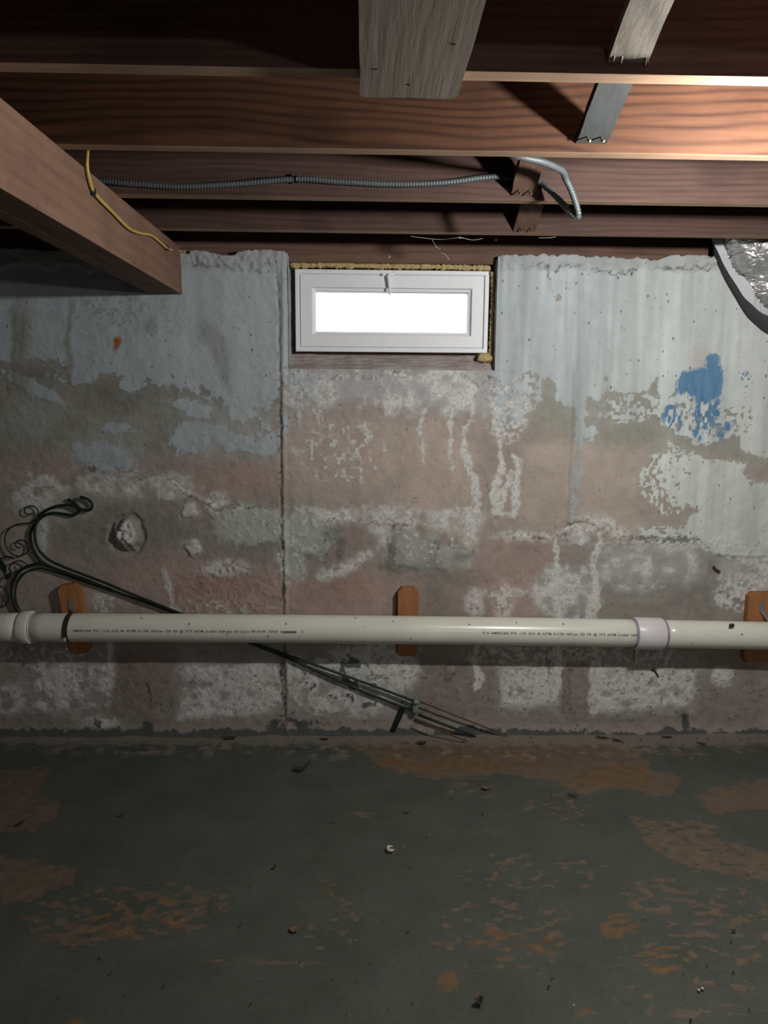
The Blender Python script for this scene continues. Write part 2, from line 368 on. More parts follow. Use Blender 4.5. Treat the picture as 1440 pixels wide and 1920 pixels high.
# ------------------------------------------------------------------ far wall
OPEN_L, OPEN_R, OPEN_B = -0.303, 0.513, ZC + 0.128
def axis_pts(a, lo, hi, b, fine, coarse):
    return np.concatenate([np.arange(a, lo, coarse), np.arange(lo, hi, fine), np.arange(hi, b + 1e-6, coarse)])
def build_wall():
    xs = axis_pts(-3.0, -1.68, 1.86, 3.4, 0.0045, 0.03); zs = np.arange(-0.02, ZC + 0.66, 0.0045)
    xs[np.argmin(abs(xs - OPEN_L))] = OPEN_L; xs[np.argmin(abs(xs - OPEN_R))] = OPEN_R; zs[np.argmin(abs(zs - OPEN_B))] = OPEN_B
    nx, nz = len(xs), len(zs); X, Z = np.meshgrid(xs, zs); sh = X.shape
    U0, V0 = survey(X, np.full(sh, D), Z)
    U = U0 + 16 * fbm(X, Z, 9, 4, 3) + 9 * fbm(X, Z, 45, 3, 5); V = V0 + 16 * fbm(X, Z, 9, 4, 11) + 9 * fbm(X, Z, 45, 3, 13)
    A = lambda *a: ell(U, V, *a); L = lambda p, wd: line(U, V, p, wd); Pg = lambda p: poly(U, V, p)
    mx = lambda *a: np.maximum.reduce(a); mn = lambda *a: np.minimum.reduce(a)
    nb = fbm(X, Z, 5, 4, 21); nm = fbm(X, Z, 22, 4, 23); nf = fbm(X, Z, 70, 3, 29)
    # ---- white wash
    P = Pg([(-900, 300), (1340 + 800, 300), (2140, 980), (1600, 900), (1440, 864), (1391, 845), (1384, 807), (1369, 822), (1331, 834), (1305, 834), (1294, 819), (1256, 811), (1237, 800), (1234, 770),
            (1232, 714), (1215, 736), (1185, 740), (1162, 736), (1144, 729), (1140, 706), (1132, 736), (1125, 751), (1100, 742), (1092, 780), (1090, 828), (1078, 825), (1076, 785), (1069, 766), (1057, 755), (1039, 744), (1042, 714), (1012, 710),
            (1012, 755), (1000, 768), (985, 775), (975, 795), (965, 790), (950, 798), (935, 800), (928, 770), (930, 740), (922, 700), (905, 694), (760, 690), (540, 690), (524, 700),
            (523, 760), (518, 750), (500, 772), (470, 770), (465, 788), (425, 785), (425, 745), (395, 735), (360, 722), (300, 725), (276, 708), (272, 726), (262, 732), (245, 725), (235, 702), (190, 695), (165, 722), (130, 722), (105, 715), (90, 700), (60, 680), (0, 675), (-900, 680)])
    P = mx(P, Pg([(320, 802), (345, 790), (420, 798), (430, 810), (455, 820), (478, 830), (512, 812), (516, 850), (495, 860), (480, 855), (440, 845), (425, 848), (400, 825), (380, 845), (330, 852), (318, 835)]),
           A(372, 775, 24, 14), A(240, 720, 20, 12), A(60, 725, 60, 14, 32), A(185, 850, 48, 18), A(220, 800, 30, 10), A(205, 870, 40, 12), A(150, 836, 16, 9), A(350, 762, 35, 9, 10),
           Pg([(1294, 856), (1331, 864), (1372, 867), (1419, 877), (1406, 900), (1440, 905), (1700, 890), (1700, 1060), (1440, 1042), (1421, 1044), (1350, 1040), (1320, 1030), (1312, 1021), (1275, 1012), (1297, 969), (1316, 961), (1305, 946), (1282, 939), (1286, 905), (1294, 890)]) + 4)
    speck = mn(A(1252, 905, 50, 62), 60 * (fbm(X * 1.5, Z, 60, 3, 41)) + 3)
    P = mx(P, speck, mn(A(1270, 895, 26, 55), 70 * nf + 7), mn(Pg([(1200, 985), (1300, 988), (1310, 1020), (1240, 1022), (1205, 1016)]), 60 * fbm(X * 0.6, Z * 2, 50, 3, 43) + 9))
    P = mx(P, mn(A(1180, 765, 60, 28), 60 * nf + 2), A(1087, 790, 8, 50), A(1245, 880, 4, 3), A(1253, 831, 8, 4), A(1105, 812, 14, 18), A(1082, 880, 5, 60), A(1080, 940, 5, 40))
    P = mn(P, -mn(A(1420, 885, 28, 20)), -(mn(A(90, 690, 40, 14, 25), 60 * nm + 6)), -A(1048, 563, 5, 8) * 1.5)
    P = mn(P, -mn(A(980, 735, 50, 40), 70 * nf - 2), -mn(A(1360, 790, 50, 30), 60 * nf - 6), -mn(A(1290, 770, 40, 40), 60 * nf - 6))
    P = mx(P, mn(A(570, 720, 40, 26), 60 * nm + 2), A(545, 705, 15, 14), mn(A(480, 800, 60, 40), 60 * nm - 7), mn(A(430, 700, 100, 60), 60 * nm + 4))
    P = mn(P, np.where((V0 > 688) & (U0 > 528) & (U0 < 925), 8.0, 99))
    # ---- crusts of salt
    def drip(p, w0, w1=None):
        n = len(p) - 1; w1 = (w1 or w0) + 1.5; w0 += 1.5
        return mx(*[line(U, V, p[i:i + 2], w0 + (w1 - w0) * i / max(n - 1, 1)) for i in range(n)])
    nf_, nm_ = nf, nm; nf = nf * 0.6; nm = nm * 0.7
    ED = mx(drip([(794, 770), (790, 800), (793, 822), (797, 848), (795, 872)], 7, 4), drip([(850, 770), (848, 805), (845, 840), (843, 880)], 8, 4),
           drip([(886, 755), (885, 785), (878, 802), (868, 815), (870, 850), (882, 880), (893, 897), (893, 925), (896, 958)], 6, 15),
           drip([(930, 780), (934, 807), (936, 847), (939, 880), (931, 913), (933, 955)], 8, 17), drip([(960, 850), (972, 867), (968, 913), (970, 957)], 7, 14), drip([(958, 885), (948, 920), (940, 960), (966, 965)], 9, 10),
           drip([(1046, 1005), (1048, 1060), (1040, 1100), (1049, 1150)], 9, 17), drip([(1124, 1020), (1114, 1060), (1118, 1100), (1108, 1155)], 10, 15), drip([(1046, 1010), (1060, 992), (1090, 985), (1118, 1000), (1126, 1022)], 5),
           drip([(1042, 1205), (1046, 1250), (1040, 1300)], 20, 16), drip([(1112, 1205), (1118, 1245), (1112, 1330)], 13, 22), drip([(893, 1205), (885, 1240), (898, 1265), (893, 1285)], 8, 18),
           drip([(600, 765), (602, 800), (601, 830)], 3), drip([(590, 770), (594, 800)], 3), drip([(559, 775), (558, 800)], 4),
           -60 * np.ones(sh))
    E = mx(A(820, 735, 17, 14), A(868, 748, 24, 22), A(845, 772, 12, 10), A(880, 735, 12, 22), mn(A(735, 755, 60, 28), 55 * nm - 2), mn(A(790, 705, 40, 20), 50 * nm), mn(A(835, 715, 50, 22), 50 * nm + 2),
           mn(A(558, 740, 24, 28), 60 * nf + 2), mn(A(608, 735, 28, 28), 60 * nf + 5), mn(A(700, 700, 170, 14), 60 * nf - 4), A(555, 845, 10, 6),
           mn(drip([(606, 1078), (650, 1066), (690, 1042)], 17, 14), 60 * nf + 6), A(712, 990, 16, 9), A(716, 1008, 6, 16), mn(A(420, 1065, 40, 12), 60 * nf + 1),
           mn(A(470, 985, 55, 34), 90 * nf - 11), mn(A(575, 1000, 50, 42), 90 * nf - 9), mn(A(540, 1060, 30, 30), 60 * nf - 5), mn(A(405, 945, 18, 20), 60 * nf + 4),
           mn(A(700, 965, 110, 14), 50 * nm + 2), mn(A(850, 970, 50, 18), 50 * nm + 2), mn(drip([(880, 960), (882, 1010)], 20), 50 * nf + 4), mn(A(790, 1020, 70, 42), 90 * nf - 12), mn(A(1000, 1003, 60, 9), 50 * nf + 2),
           mn(A(65, 935, 36, 26), 50 * nm + 6), A(80, 1000, 9, 34), mn(A(235, 905, 130, 20), 50 * nm - 1), mn(A(300, 915, 60, 20), 50 * nm + 2), mn(A(130, 900, 90, 14), 50 * nm + 1),
           A(235, 1000, 20, 22), A(356, 957, 15, 13), A(360, 1026, 15, 13), drip([(306, 1075), (312, 1105), (322, 1130), (335, 1148)], 6), drip([(208, 1205), (205, 1245), (206, 1290)], 6, 8),
           mn(Pg([(335, 1246), (525, 1246), (525, 1322), (470, 1338), (340, 1345), (345, 1290)]), 60 * nm + 6), mn(Pg([(545, 1228), (780, 1215), (785, 1262), (760, 1300), (690, 1340), (560, 1340), (540, 1290)]), 60 * nm + 3),
           mn(Pg([(590, 1240), (775, 1240), (772, 1268), (620, 1270)]), 50 * nf + 8),
           mn(Pg([(40, 1248), (205, 1248), (205, 1330), (60, 1330)]), 60 * nm + 1), mn(A(15, 1310, 28, 26), 50 * nm + 3), mn(A(190, 1355, 30, 10), 50 * nf + 4),
           mn(Pg([(938, 1252), (1046, 1252), (1046, 1318), (1000, 1325), (942, 1322)]), 60 * nm + 9), mn(Pg([(1118, 1256), (1300, 1258), (1300, 1300), (1285, 1325), (1180, 1326), (1120, 1335)]), 50 * nm + 6),
           A(1350, 1268, 20, 18), mn(A(1385, 1110, 46, 36), 80 * nf + 1), mn(A(1215, 1060, 90, 44), 55 * nm - 5), mn(A(1060, 1110, 60, 50), 60 * nm - 2), mn(A(1430, 1060, 40, 40), 50 * nm),
           mn(A(890, 1130, 16, 26), 60 * nf + 5), mn(A(945, 1125, 18, 34), 60 * nf + 3), mn(A(950, 1110, 40, 8), 60 * nf + 3), mn(A(195, 1130, 20, 14), 60 * nf),
           mn(A(400, 1150, 60, 26), 70 * nf - 7), mn(A(90, 1225, 90, 20), 60 * nf - 4), mn(A(700, 1225, 70, 18), 60 * nf + 1), mn(A(1000, 1228, 120, 18), 60 * nf - 1), mn(A(1180, 1235, 90, 20), 60 * nf - 4),
           A(1088, 1008, 17, 16), mn(A(1130, 985, 40, 14, 20), 60 * nf + 3), mn(A(1165, 1000, 20, 10), 60 * nf + 5),
           mn(A(640, 850, 80, 60), 90 * fbm(X, Z, 55, 2, 51) - 14), mn(A(950, 770, 40, 60), 60 * nf - 2), mn(A(1300, 1020, 120, 10), 60 * nf + 1))
    nf, nm = nf_, nm_
    # ---- blue paint
    B = mx(Pg([(1328, 664), (1347, 666), (1350, 700), (1353, 745), (1338, 752), (1315, 756), (1300, 738), (1272, 738), (1268, 712), (1280, 696), (1302, 692), (1322, 688)]),
           mn(A(1318, 785, 26, 40), 60 * fbm(X * 2.5, Z, 40, 3, 61) + 1), mn(A(1262, 785, 22, 26), 60 * fbm(X * 2.5, Z, 40, 3, 62) - 2), A(1368, 796, 9, 8), A(1355, 810, 6, 12), mn(A(1345, 770, 12, 26), 60 * nf), mn(A(1395, 720, 12, 20), 50 * nf - 6))
    # ---- colours of the bare concrete
    def lerp(c, b, t): return c * (1 - t[..., None]) + np.array(b) * t[..., None]
    col = np.tile(np.array((0.235, 0.195, 0.170)), sh + (1,))
    pink, olive, tan, darkc, red = (0.265, 0.195, 0.170), (0.190, 0.183, 0.152), (0.300, 0.248, 0.212), (0.125, 0.108, 0.094), (0.235, 0.150, 0.122)
    S = lambda sd, soft: m01(sd + 30 * nb + 12 * nm, soft)
    col = lerp(col, olive, S(mx(A(150, 790, 260, 90), A(385, 748, 60, 34), Pg([(1000, 700), (1500, 700), (1500, 880), (1300, 850), (1180, 838), (1000, 800)])), 40))
    col = lerp(col, (0.125, 0.118, 0.10), S(mx(A(385, 748, 50, 26), A(230, 735, 60, 30), A(60, 700, 60, 24)), 30) * 0.8)
    col = lerp(col, pink, S(mx(A(160, 880, 200, 26), A(430, 905, 110, 32), Pg([(290, 1035), (520, 1040), (520, 1160), (300, 1160)]), Pg([(545, 1080), (740, 1080), (740, 1160), (545, 1160)]), Pg([(860, 1010), (1045, 1010), (1045, 1160), (870, 1160)]), A(250, 1060, 40, 60), A(640, 1010, 40, 40)), 30))
    col = lerp(col, tan, S(mx(Pg([(540, 790), (900, 790), (900, 950), (540, 950)]), Pg([(985, 840), (1200, 845), (1200, 990), (985, 990)])), 30) * 0.8)
    col = lerp(col, (0.33, 0.255, 0.22), S(mx(A(700, 860, 30, 50), A(820, 870, 60, 70), A(840, 1000, 40, 30)), 40) * 0.7)
    col = lerp(col, red, S(mx(A(255, 1260, 40, 60), A(640, 1100, 60, 30), A(415, 1100, 80, 30)), 40) * 0.7)
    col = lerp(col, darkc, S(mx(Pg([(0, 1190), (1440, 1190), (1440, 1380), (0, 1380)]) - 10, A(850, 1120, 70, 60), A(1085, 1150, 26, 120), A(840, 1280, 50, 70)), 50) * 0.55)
    col = lerp(col, (0.15, 0.145, 0.125), S(mx(A(520, 1010, 160, 60), A(800, 1025, 80, 44), Pg([(1120, 1020), (1440, 1040), (1440, 1160), (1130, 1160)]), A(230, 990, 120, 60)), 50) * 0.75)
    gray = lambda c, sd, soft, k: lerp(col, c, m01(sd + 22 * nm + 14 * nf, soft) * k)
    col = gray((0.30, 0.32, 0.285), mx(A(470, 985, 72, 36), A(575, 1000, 58, 46), A(545, 1058, 30, 28)), 10, 0.85)
    col = gray((0.26, 0.27, 0.245), mx(A(775, 1030, 52, 40), A(850, 1045, 40, 22)), 14, 0.8)
    col = gray((0.29, 0.29, 0.30), mx(Pg([(535, 690), (925, 690), (920, 770), (780, 772), (700, 752), (600, 762), (540, 775)])), 30, 0.75)
    col = gray((0.33, 0.30, 0.275), mx(A(720, 965, 130, 16), A(860, 975, 60, 24), A(880, 1000, 16, 40)), 16, 0.75)
    col = gray((0.265, 0.275, 0.255), mx(A(1215, 1060, 105, 46), A(1400, 1080, 60, 40), A(1060, 1110, 60, 50)), 24, 0.8)
    col = gray((0.24, 0.235, 0.205), mx(A(225, 908, 150, 24), A(110, 940, 90, 40)), 16, 0.7)
    col = gray((0.25, 0.26, 0.25), mx(A(200, 850, 70, 40), A(60, 790, 50, 40), A(420, 800, 110, 60)), 40, 0.6)
    col = gray((0.24, 0.235, 0.22), mx(Pg([(330, 1215), (530, 1215), (530, 1345), (335, 1345)]), Pg([(540, 1210), (785, 1210), (770, 1345), (545, 1345)]), Pg([(20, 1225), (210, 1225), (205, 1340), (30, 1340)]), Pg([(930, 1215), (1050, 1215), (1048, 1335), (935, 1335)]), Pg([(1110, 1220), (1310, 1225), (1300, 1335), (1115, 1340)])), 24, 0.75)
    col *= np.array((0.97, 1.0, 1.02)) * 1.36 * (1 + 0.30 * nb + 0.22 * nm)[..., None]
    # ---- colour of the wash: blue-grey, flare tint painted in at left, creamier to the right, run streaks
    streak = fbm(X, Z * 0.06, 26, 4, 71); streak2 = fbm(X, Z * 0.1, 8, 3, 72)
    pc = np.tile(np.array((0.375, 0.425, 0.455)), sh + (1,))
    t = np.clip((U0 - 900) / 500, 0, 1); pc = lerp(pc, (0.475, 0.51, 0.50), t)
    t = m01(mn(V0 - 850 + 20 * nb, U0 - 1180), 30); pc = lerp(pc, (0.50, 0.545, 0.515), t)
    pc *= (1 + 0.52 * streak * np.clip((U0 - 500) / 400, 0.35, 1) + 0.18 * streak2 + 0.14 * nm + 0.1 * nb)[..., None]
    for (uu, ww) in ((128, 9), (45, 26), (30, 10)): pc = lerp(pc, (0.19, 0.18, 0.135), np.clip(1 - abs(U - uu) / ww, 0, 1) * np.clip((V0 - 540) / 60, 0, 1) * 0.75)
    for (uu, ww) in ((1085, 4), (1190, 12), (1062, 3), (1135, 8)): pc = lerp(pc, (0.32, 0.34, 0.34), np.clip(1 - abs(U0 + 4 * nm - uu) / ww, 0, 1) * 0.45)
    pc = lerp(pc, (0.25, 0.26, 0.265), m01(mx(A(283, 612, 14, 15), A(405, 650, 18, 50, -25), A(420, 690, 12, 36)), 12) * 0.7)
    pc = lerp(pc, (0.22, 0.22, 0.22), m01(mn(A(200, 580, 70, 36), 70 * nf - 7), 8) * 0.55)
    pc = lerp(pc, (0.31, 0.315, 0.32), m01(505 + 14 * nm - V, 10) * 0.55)
    pc = lerp(pc, (0.33, 0.10, 0.03), m01(A(222, 646, 5, 11, 12), 4))
    pc = lerp(pc, (0.42, 0.36, 0.34), m01(A(1310, 675, 22, 20), 20) * 0.5)
    # ---- dark lines: joint, cracks, shadows painted along the ledges
    K = np.zeros(sh)
    Uj = U0 + 3 * fbm(X, Z, 20, 3, 81); Vj = V0 + 8 * fbm(X, Z, 14, 3, 82)
    def dark_line(p, wd, k=0.85): 
        nonlocal K; K = np.maximum(K, k * np.clip(0.5 + (wd * (0.75 + 3.2 * nm) / 2 - seg_d(Uj + 14 * nf, Vj + 18 * nf, p)) / 2.0, 0, 1))
    joint = [(516, 490), (521, 540), (523, 640), (524, 720), (526, 850), (527, 960), (531, 1080), (532, 1180), (533, 1345)]
    joint2 = [(1080, 700), (1078, 800), (1073, 900), (1071, 980)]
    dark_line(joint[:4], 2.6, 0.55); dark_line(joint[3:7], 3.2, 0.8); dark_line(joint[6:], 2.6, 0.6)
    for p, wd, k in (([(530, 1080), (531, 1120)], 4, 0.8), ([(530, 1240), (532, 1345)], 6, 0.85), ([(340, 920), (372, 938), (405, 945), (450, 948), (523, 948)], 2.5, 0.7), ([(0, 908), (50, 910), (90, 916), (110, 922)], 2.5, 0.7),
                     ([(150, 878), (190, 873), (240, 883), (290, 886), (330, 903), (350, 915)], 5, 0.5), ([(612, 972), (700, 977), (760, 978)], 2.5, 0.6), ([(990, 1004), (1030, 1003), (1058, 998)], 2.5, 0.7), ([(1110, 994), (1160, 1003), (1200, 1008), (1310, 1010)], 3, 0.65),
                     ([(350, 497), (370, 496), (385, 500), (420, 501)], 2.5, 0.7), ([(497, 497), (520, 498)], 3.5, 0.8), ([(975, 497), (1000, 500), (1025, 502)], 2.5, 0.7), ([(1025, 500), (1032, 545)], 3, 0.7), ([(1040, 512), (1047, 499), (1095, 498)], 2.5, 0.75), ([(1110, 505), (1135, 508), (1155, 518), (1180, 513), (1190, 500), (1225, 502), (1250, 505), (1330, 503)], 3, 0.75),
                     ([(620, 705), (650, 702), (700, 708), (720, 696), (760, 700), (790, 697)], 2.5, 0.6), ([(860, 702), (885, 712), (899, 727), (925, 707)], 2.5, 0.7), ([(1033, 545), (1029, 525)], 4, 0.7), ([(440, 870), (478, 840)], 4, 0.35),
                     ([(735, 985), (760, 983)], 7, 0.55), ([(815, 1015), (817, 1050)], 5, 0.5), ([(910, 880), (915, 930)], 1.6, 0.6), ([(275, 1280), (285, 1318)], 4, 0.7), ([(1026, 1235), (1030, 1265)], 4, 0.6), ([(1065, 1240), (1068, 1345)], 3, 0.5), ([(1057, 1240), (1057, 1340)], 3, 0.4)): dark_line(p, wd, k)
    dark_line([(1205, 1012), (1305, 1014)], 7, 0.6); dark_line([(1040, 975), (1042, 1000)], 2, 0.4)
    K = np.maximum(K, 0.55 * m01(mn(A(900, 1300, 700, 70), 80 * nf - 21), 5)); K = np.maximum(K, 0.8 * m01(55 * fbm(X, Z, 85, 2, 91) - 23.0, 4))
    K = np.maximum(K, 0.45 * m01(mn(A(625, 1020, 20, 40), 60 * nm + 4), 12)); K = np.maximum(K, 0.5 * m01(mx(A(735, 1040, 10, 30), A(770, 1064, 40, 6), A(868, 1045, 16, 8)), 10))
    K = np.maximum(K, 0.5 * m01(A(840, 1260, 12, 16), 3) * (1 - m01(A(840, 1257, 9, 12), 3)))
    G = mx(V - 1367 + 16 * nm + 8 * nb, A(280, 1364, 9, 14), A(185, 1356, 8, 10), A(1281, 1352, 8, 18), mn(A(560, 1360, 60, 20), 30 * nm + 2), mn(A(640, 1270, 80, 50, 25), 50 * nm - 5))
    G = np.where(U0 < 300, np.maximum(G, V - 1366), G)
    # ---- relief, metres towards the room
    h = 0.010 * nb + 0.004 * nm + 0.0022 * nf
    h += 0.0015 * m01(P, 10) + 0.0015 * m01(E, 14)
    dj = seg_d(Uj, V0, joint); h -= 0.005 * np.clip(1 - dj / 3, 0, 1)
    h += 0.006 * np.clip(1 - abs(Uj - np.interp(V0, [490, 700, 960, 1345], [531, 531, 534, 540])) / 6, 0, 1) * m01(V0 - 500, 20)
    dj2 = seg_d(Uj, V0, joint2); h += 0.005 * np.clip(1 - dj2 / 7, 0, 1) - 0.004 * np.clip(1 - abs(dj2 - 8) / 3, 0, 1)
    def step(p, amp, fade):
        xs_, ys_ = zip(*p); e_ = np.interp(Uj, xs_, ys_); on = ((U0 > xs_[0]) & (U0 < xs_[-1]))
        ends = np.clip(np.minimum(U0 - xs_[0], xs_[-1] - U0) / 30, 0, 1) * on
        return amp * ends * m01(Vj - e_, 5) * np.clip(1 - (Vj - e_) / fade, 0, 1)
    h += step([(130, 890), (190, 873), (240, 883), (290, 886), (330, 903), (360, 925), (405, 945), (450, 948), (545, 948)], 0.011, 110)
    h += step([(-200, 910), (50, 910), (90, 916), (130, 925)], 0.009, 90); h += step([(590, 970), (700, 977), (780, 978)], 0.006, 60)
    h += step([(960, 1004), (1030, 1003), (1062, 998)], 0.006, 50); h -= step([(1190, 1006), (1310, 1012), (1340, 1040), (1500, 1044)], 0.006, 120)
    st = ell(U, V, 237, 1002, 30, 32); h += 0.026 * np.clip(st / 14, 0, 1) + 0.010 * np.clip(st / 14, 0, 1) * nf * 3; h -= 0.010 * np.clip(1 - abs(st + 4) / 8, 0, 1)
    for (uu, vv, a, am) in ((356, 957, 17, 0.006), (360, 1027, 16, 0.008), (1090, 1008, 20, 0.004), (840, 1258, 10, 0.005)): h += am * np.clip(ell(U, V, uu, vv, a, a) / 6, 0, 1)
    h -= 0.008 * np.clip(1 - abs(ell(U, V, 1092, 1008, 30, 26)) / 7, 0, 1) * (V0 < 1020)
    h += 0.008 * m01(ell(U, V, 575, 1000, 55, 46), 20) + 0.007 * m01(ell(U, V, 470, 985, 60, 36), 20) + 0.008 * m01(ell(U, V, 795, 1025, 65, 40), 30)
    cap = 503 + 26 * fbm(X, Z * 0, 14, 4, 95); h += (0.012 + 0.012 * nm + 0.007 * nf) * m01(cap - V0, 8) * ((U0 < 540) | (U0 > 925))
    h += 0.0030 * m01(mn(A(430, 1110, 120, 50), 50 * nf - 2), 8) - 0.002 * m01(mn(A(400, 1090, 140, 70), 90 * nf - 14), 6)
    h += 0.012 * np.clip((0.06 - Z) / 0.06, 0, 1) ** 2
    nearopen = (X > OPEN_L - 0.012) & (X < OPEN_R + 0.012) & (Z > OPEN_B - 0.012)
    h = np.where(nearopen, h * 0.4, h)
    top = ZC + 0.566 + 0.045 * fbm(X, Z * 0, 9, 5, 97) + 0.018 * fbm(X, Z * 0, 55, 3, 98)
    top = np.minimum(top, ZC + 0.578)
    over = np.clip(Z - top, 0, None)
    Y = D - h + np.minimum(over * 3.0, 0.2); Zz = np.minimum(Z, top) - 0.0
    co = np.stack([X, Y, Zz], -1).reshape(-1, 3)
    xc = (xs[:-1] + xs[1:]) / 2; zc = (zs[:-1] + zs[1:]) / 2; XC, ZCc = np.meshgrid(xc, zc)
    keep = ~((XC > OPEN_L) & (XC < OPEN_R) & (ZCc > OPEN_B))
    v3 = lambda a: a.reshape(-1, 3)
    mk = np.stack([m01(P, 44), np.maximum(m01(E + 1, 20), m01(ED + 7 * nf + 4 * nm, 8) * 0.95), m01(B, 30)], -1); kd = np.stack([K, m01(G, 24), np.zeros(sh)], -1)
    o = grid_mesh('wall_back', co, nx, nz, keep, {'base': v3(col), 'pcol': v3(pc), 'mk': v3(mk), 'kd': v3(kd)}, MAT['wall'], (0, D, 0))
    return tag(o, kind='structure')
wall = build_wall()

def build_floor():
    xs = axis_pts(-3.0, -1.72, 1.95, 3.4, 0.0065, 0.04); ys = axis_pts(-3.2, 1.32, 2.96, 2.9601, 0.0065, 0.08)
    ys = ys[ys <= 2.965]
    nx, ny = len(xs), len(ys); X, Y = np.meshgrid(xs, ys); sh = X.shape
    Ys = np.maximum(Y, 0.75)
    U0, V0 = survey(X, Ys, np.zeros(sh))
    U = U0 + 26 * fbm(X, Y, 7, 4, 103) + 12 * fbm(X, Y, 40, 3, 105); V = V0 + 12 * fbm(X, Y, 9, 4, 111) + 6 * fbm(X, Y, 40, 3, 113)
    A = lambda *a: ell(U, V, *a); Pg = lambda p: poly(U, V, p); mx = lambda *a: np.maximum.reduce(a); mn = lambda *a: np.minimum.reduce(a)
    nm = fbm(X, Y, 24, 4, 121); nf = fbm(X * 0.5, Y, 70, 3, 123); nb = fbm(X, Y, 3, 3, 125)
    P = mx(Pg([(-300, 1450), (60, 1437), (100, 1442), (70, 1490), (125, 1502), (110, 1538), (60, 1560), (-300, 1570)]) - 3, Pg([(-300, 1590), (0, 1607), (135, 1627), (130, 1650), (60, 1682), (-300, 1720)]) + 3,
           mn(A(235, 1710, 190, 56, -6), 60 * nf - 1),
           Pg([(655, 1396), (720, 1388), (900, 1384), (1100, 1386), (1200, 1396), (1222, 1440), (1275, 1460), (1250, 1487), (1180, 1470), (1100, 1492), (1050, 1465), (960, 1450), (880, 1452), (800, 1456), (720, 1446), (690, 1420)]) + 2,
           Pg([(1308, 1497), (1340, 1482), (1440, 1465), (1700, 1440), (1700, 1510), (1420, 1516), (1340, 1520)]) + 2,
           mn(Pg([(1185, 1528), (1240, 1538), (1345, 1550), (1330, 1578), (1400, 1588), (1500, 1620), (1500, 1660), (1300, 1622), (1205, 1572)]) + 4, 60 * nf + 9),
           mn(A(1000, 1635, 140, 40), 60 * nf - 8), mn(A(940, 1750, 130, 70), 60 * nf - 7), mn(A(1230, 1680, 70, 34), 60 * nf - 2), mn(A(1360, 1735, 110, 75), 60 * nf - 4), mn(A(1250, 1800, 120, 40), 60 * nf - 9),
           mn(A(1050, 1510, 60, 24), 60 * nf - 4), A(495, 1803, 62, 4), A(680, 1525, 13, 5), mn(A(1300, 1870, 140, 50), 60 * nf - 10), mn(A(880, 1480, 50, 14), 50 * nf - 2), A(1280, 1412, 20, 5), mn(A(620, 1730, 60, 50), 60 * nf - 12))
    O = mx(mn(A(935, 1770, 60, 30), 50 * nf - 1), A(843, 1836, 22, 18), A(870, 1850, 26, 5, 15), mn(A(1025, 1772, 36, 16), 50 * nf + 4), mn(A(1160, 1735, 36, 26), 50 * nf + 1), mn(A(1240, 1795, 40, 24), 50 * nf - 2), mn(A(250, 1715, 110, 40), 60 * nf - 6),
           mn(A(860, 1425, 180, 20), 50 * nm + 1), mn(A(1150, 1455, 90, 22), 50 * nm), mn(A(140, 1912, 16, 8), 30 * nf + 4), A(1092, 1899, 16, 6), mn(A(615, 1660, 12, 22), 50 * nf))
    W = mx(1397 - V + 10 * nm + 6 * nb, mn(A(700, 1400, 700, 22), 50 * nm - 5))
    h = 0.006 * nb + 0.0012 * nm - 0.0009 * m01(P, 10)
    h += 0.020 * np.clip((Y - 2.86) / 0.10, 0, 1) ** 2 * (0.6 + 1.6 * fbm(X, Y * 0, 8, 4, 131))
    co = np.stack([X, Y, h - 0.003], -1).reshape(-1, 3)
    mk = np.stack([m01(P, 36), m01(O, 30), m01(W, 30)], -1).reshape(-1, 3)
    o = grid_mesh('floor', co, nx, ny, None, {'mk': mk}, MAT['floor'], (0, 0, 0)); return tag(o, kind='structure')
floor = build_floor()

# rest of the shell
def struct(name, lo, hi, mat): return tag(MB().box(lo, hi).out(name, mat), kind='structure')
CEIL = ZC + HJ + 0.20
struct('wall_left', (-3.1, -3.3, 0), (-2.98, 3.2, CEIL), MAT['room_wall'])
struct('wall_right', (3.38, -3.3, 0), (3.5, 3.2, CEIL), MAT['room_wall'])
struct('wall_front', (-3.1, -3.35, 0), (3.5, -3.18, CEIL), MAT['room_wall'])
struct('ceiling', (-3.1, -3.35, CEIL), (3.5, 3.35, CEIL + 0.03), MAT['subfloor'])
g_ = MB().box((-6, 3.19, ZC - 0.2), (6, 14, ZC - 0.02)).out('ground', MAT['room_wall']); tag(g_, kind='structure')

for (xa, za), (xb, zb) in (((-2.97, 0.0), (3.37, OPEN_B - 0.016)), ((-2.97, OPEN_B - 0.016), (OPEN_L - 0.006, ZC + 0.53)), ((OPEN_R + 0.006, OPEN_B - 0.016), (3.37, ZC + 0.53))):
    tag(MB().box((xa, D + 0.04, za), (xb, 3.17, zb)).out('concrete_core', MAT['room_wall'], wall), kind='structure')
# window recess: jambs and sloping sill
def rough_patch(name, P00, P10, P11, P01, nu, nv, amp, mat, seed):
    P00, P10, P11, P01 = map(Vector, (P00, P10, P11, P01)); vs = []
    nrm = (P10 - P00).cross(P01 - P00).normalized()
    uu, vv = np.meshgrid(np.linspace(0, 1, nu), np.linspace(0, 1, nv)); nn = fbm(uu * 3, vv * 3, 3.0, 5, seed)
    for j in range(nv):
        for i in range(nu):
            a, b = i / (nu - 1), j / (nv - 1); p = P00.lerp(P10, a).lerp(P01.lerp(P11, a), b)
            e = 1.0 if 0 < i < nu - 1 and 0 < j < nv - 1 else 0.15
            vs.append(p + nrm * float(nn[j, i]) * amp * e)
    fs = [(j * nu + i, j * nu + i + 1, (j + 1) * nu + i + 1, (j + 1) * nu + i) for j in range(nv - 1) for i in range(nu - 1)]
    return tag(link(name, vs, fs, mat, wall, True), kind='structure')
YF = 2.99
WX0, WX1, WZ0, WZ1 = -0.282, 0.4905, ZC + 0.1995, ZC + 0.518
T = ZC + 0.56
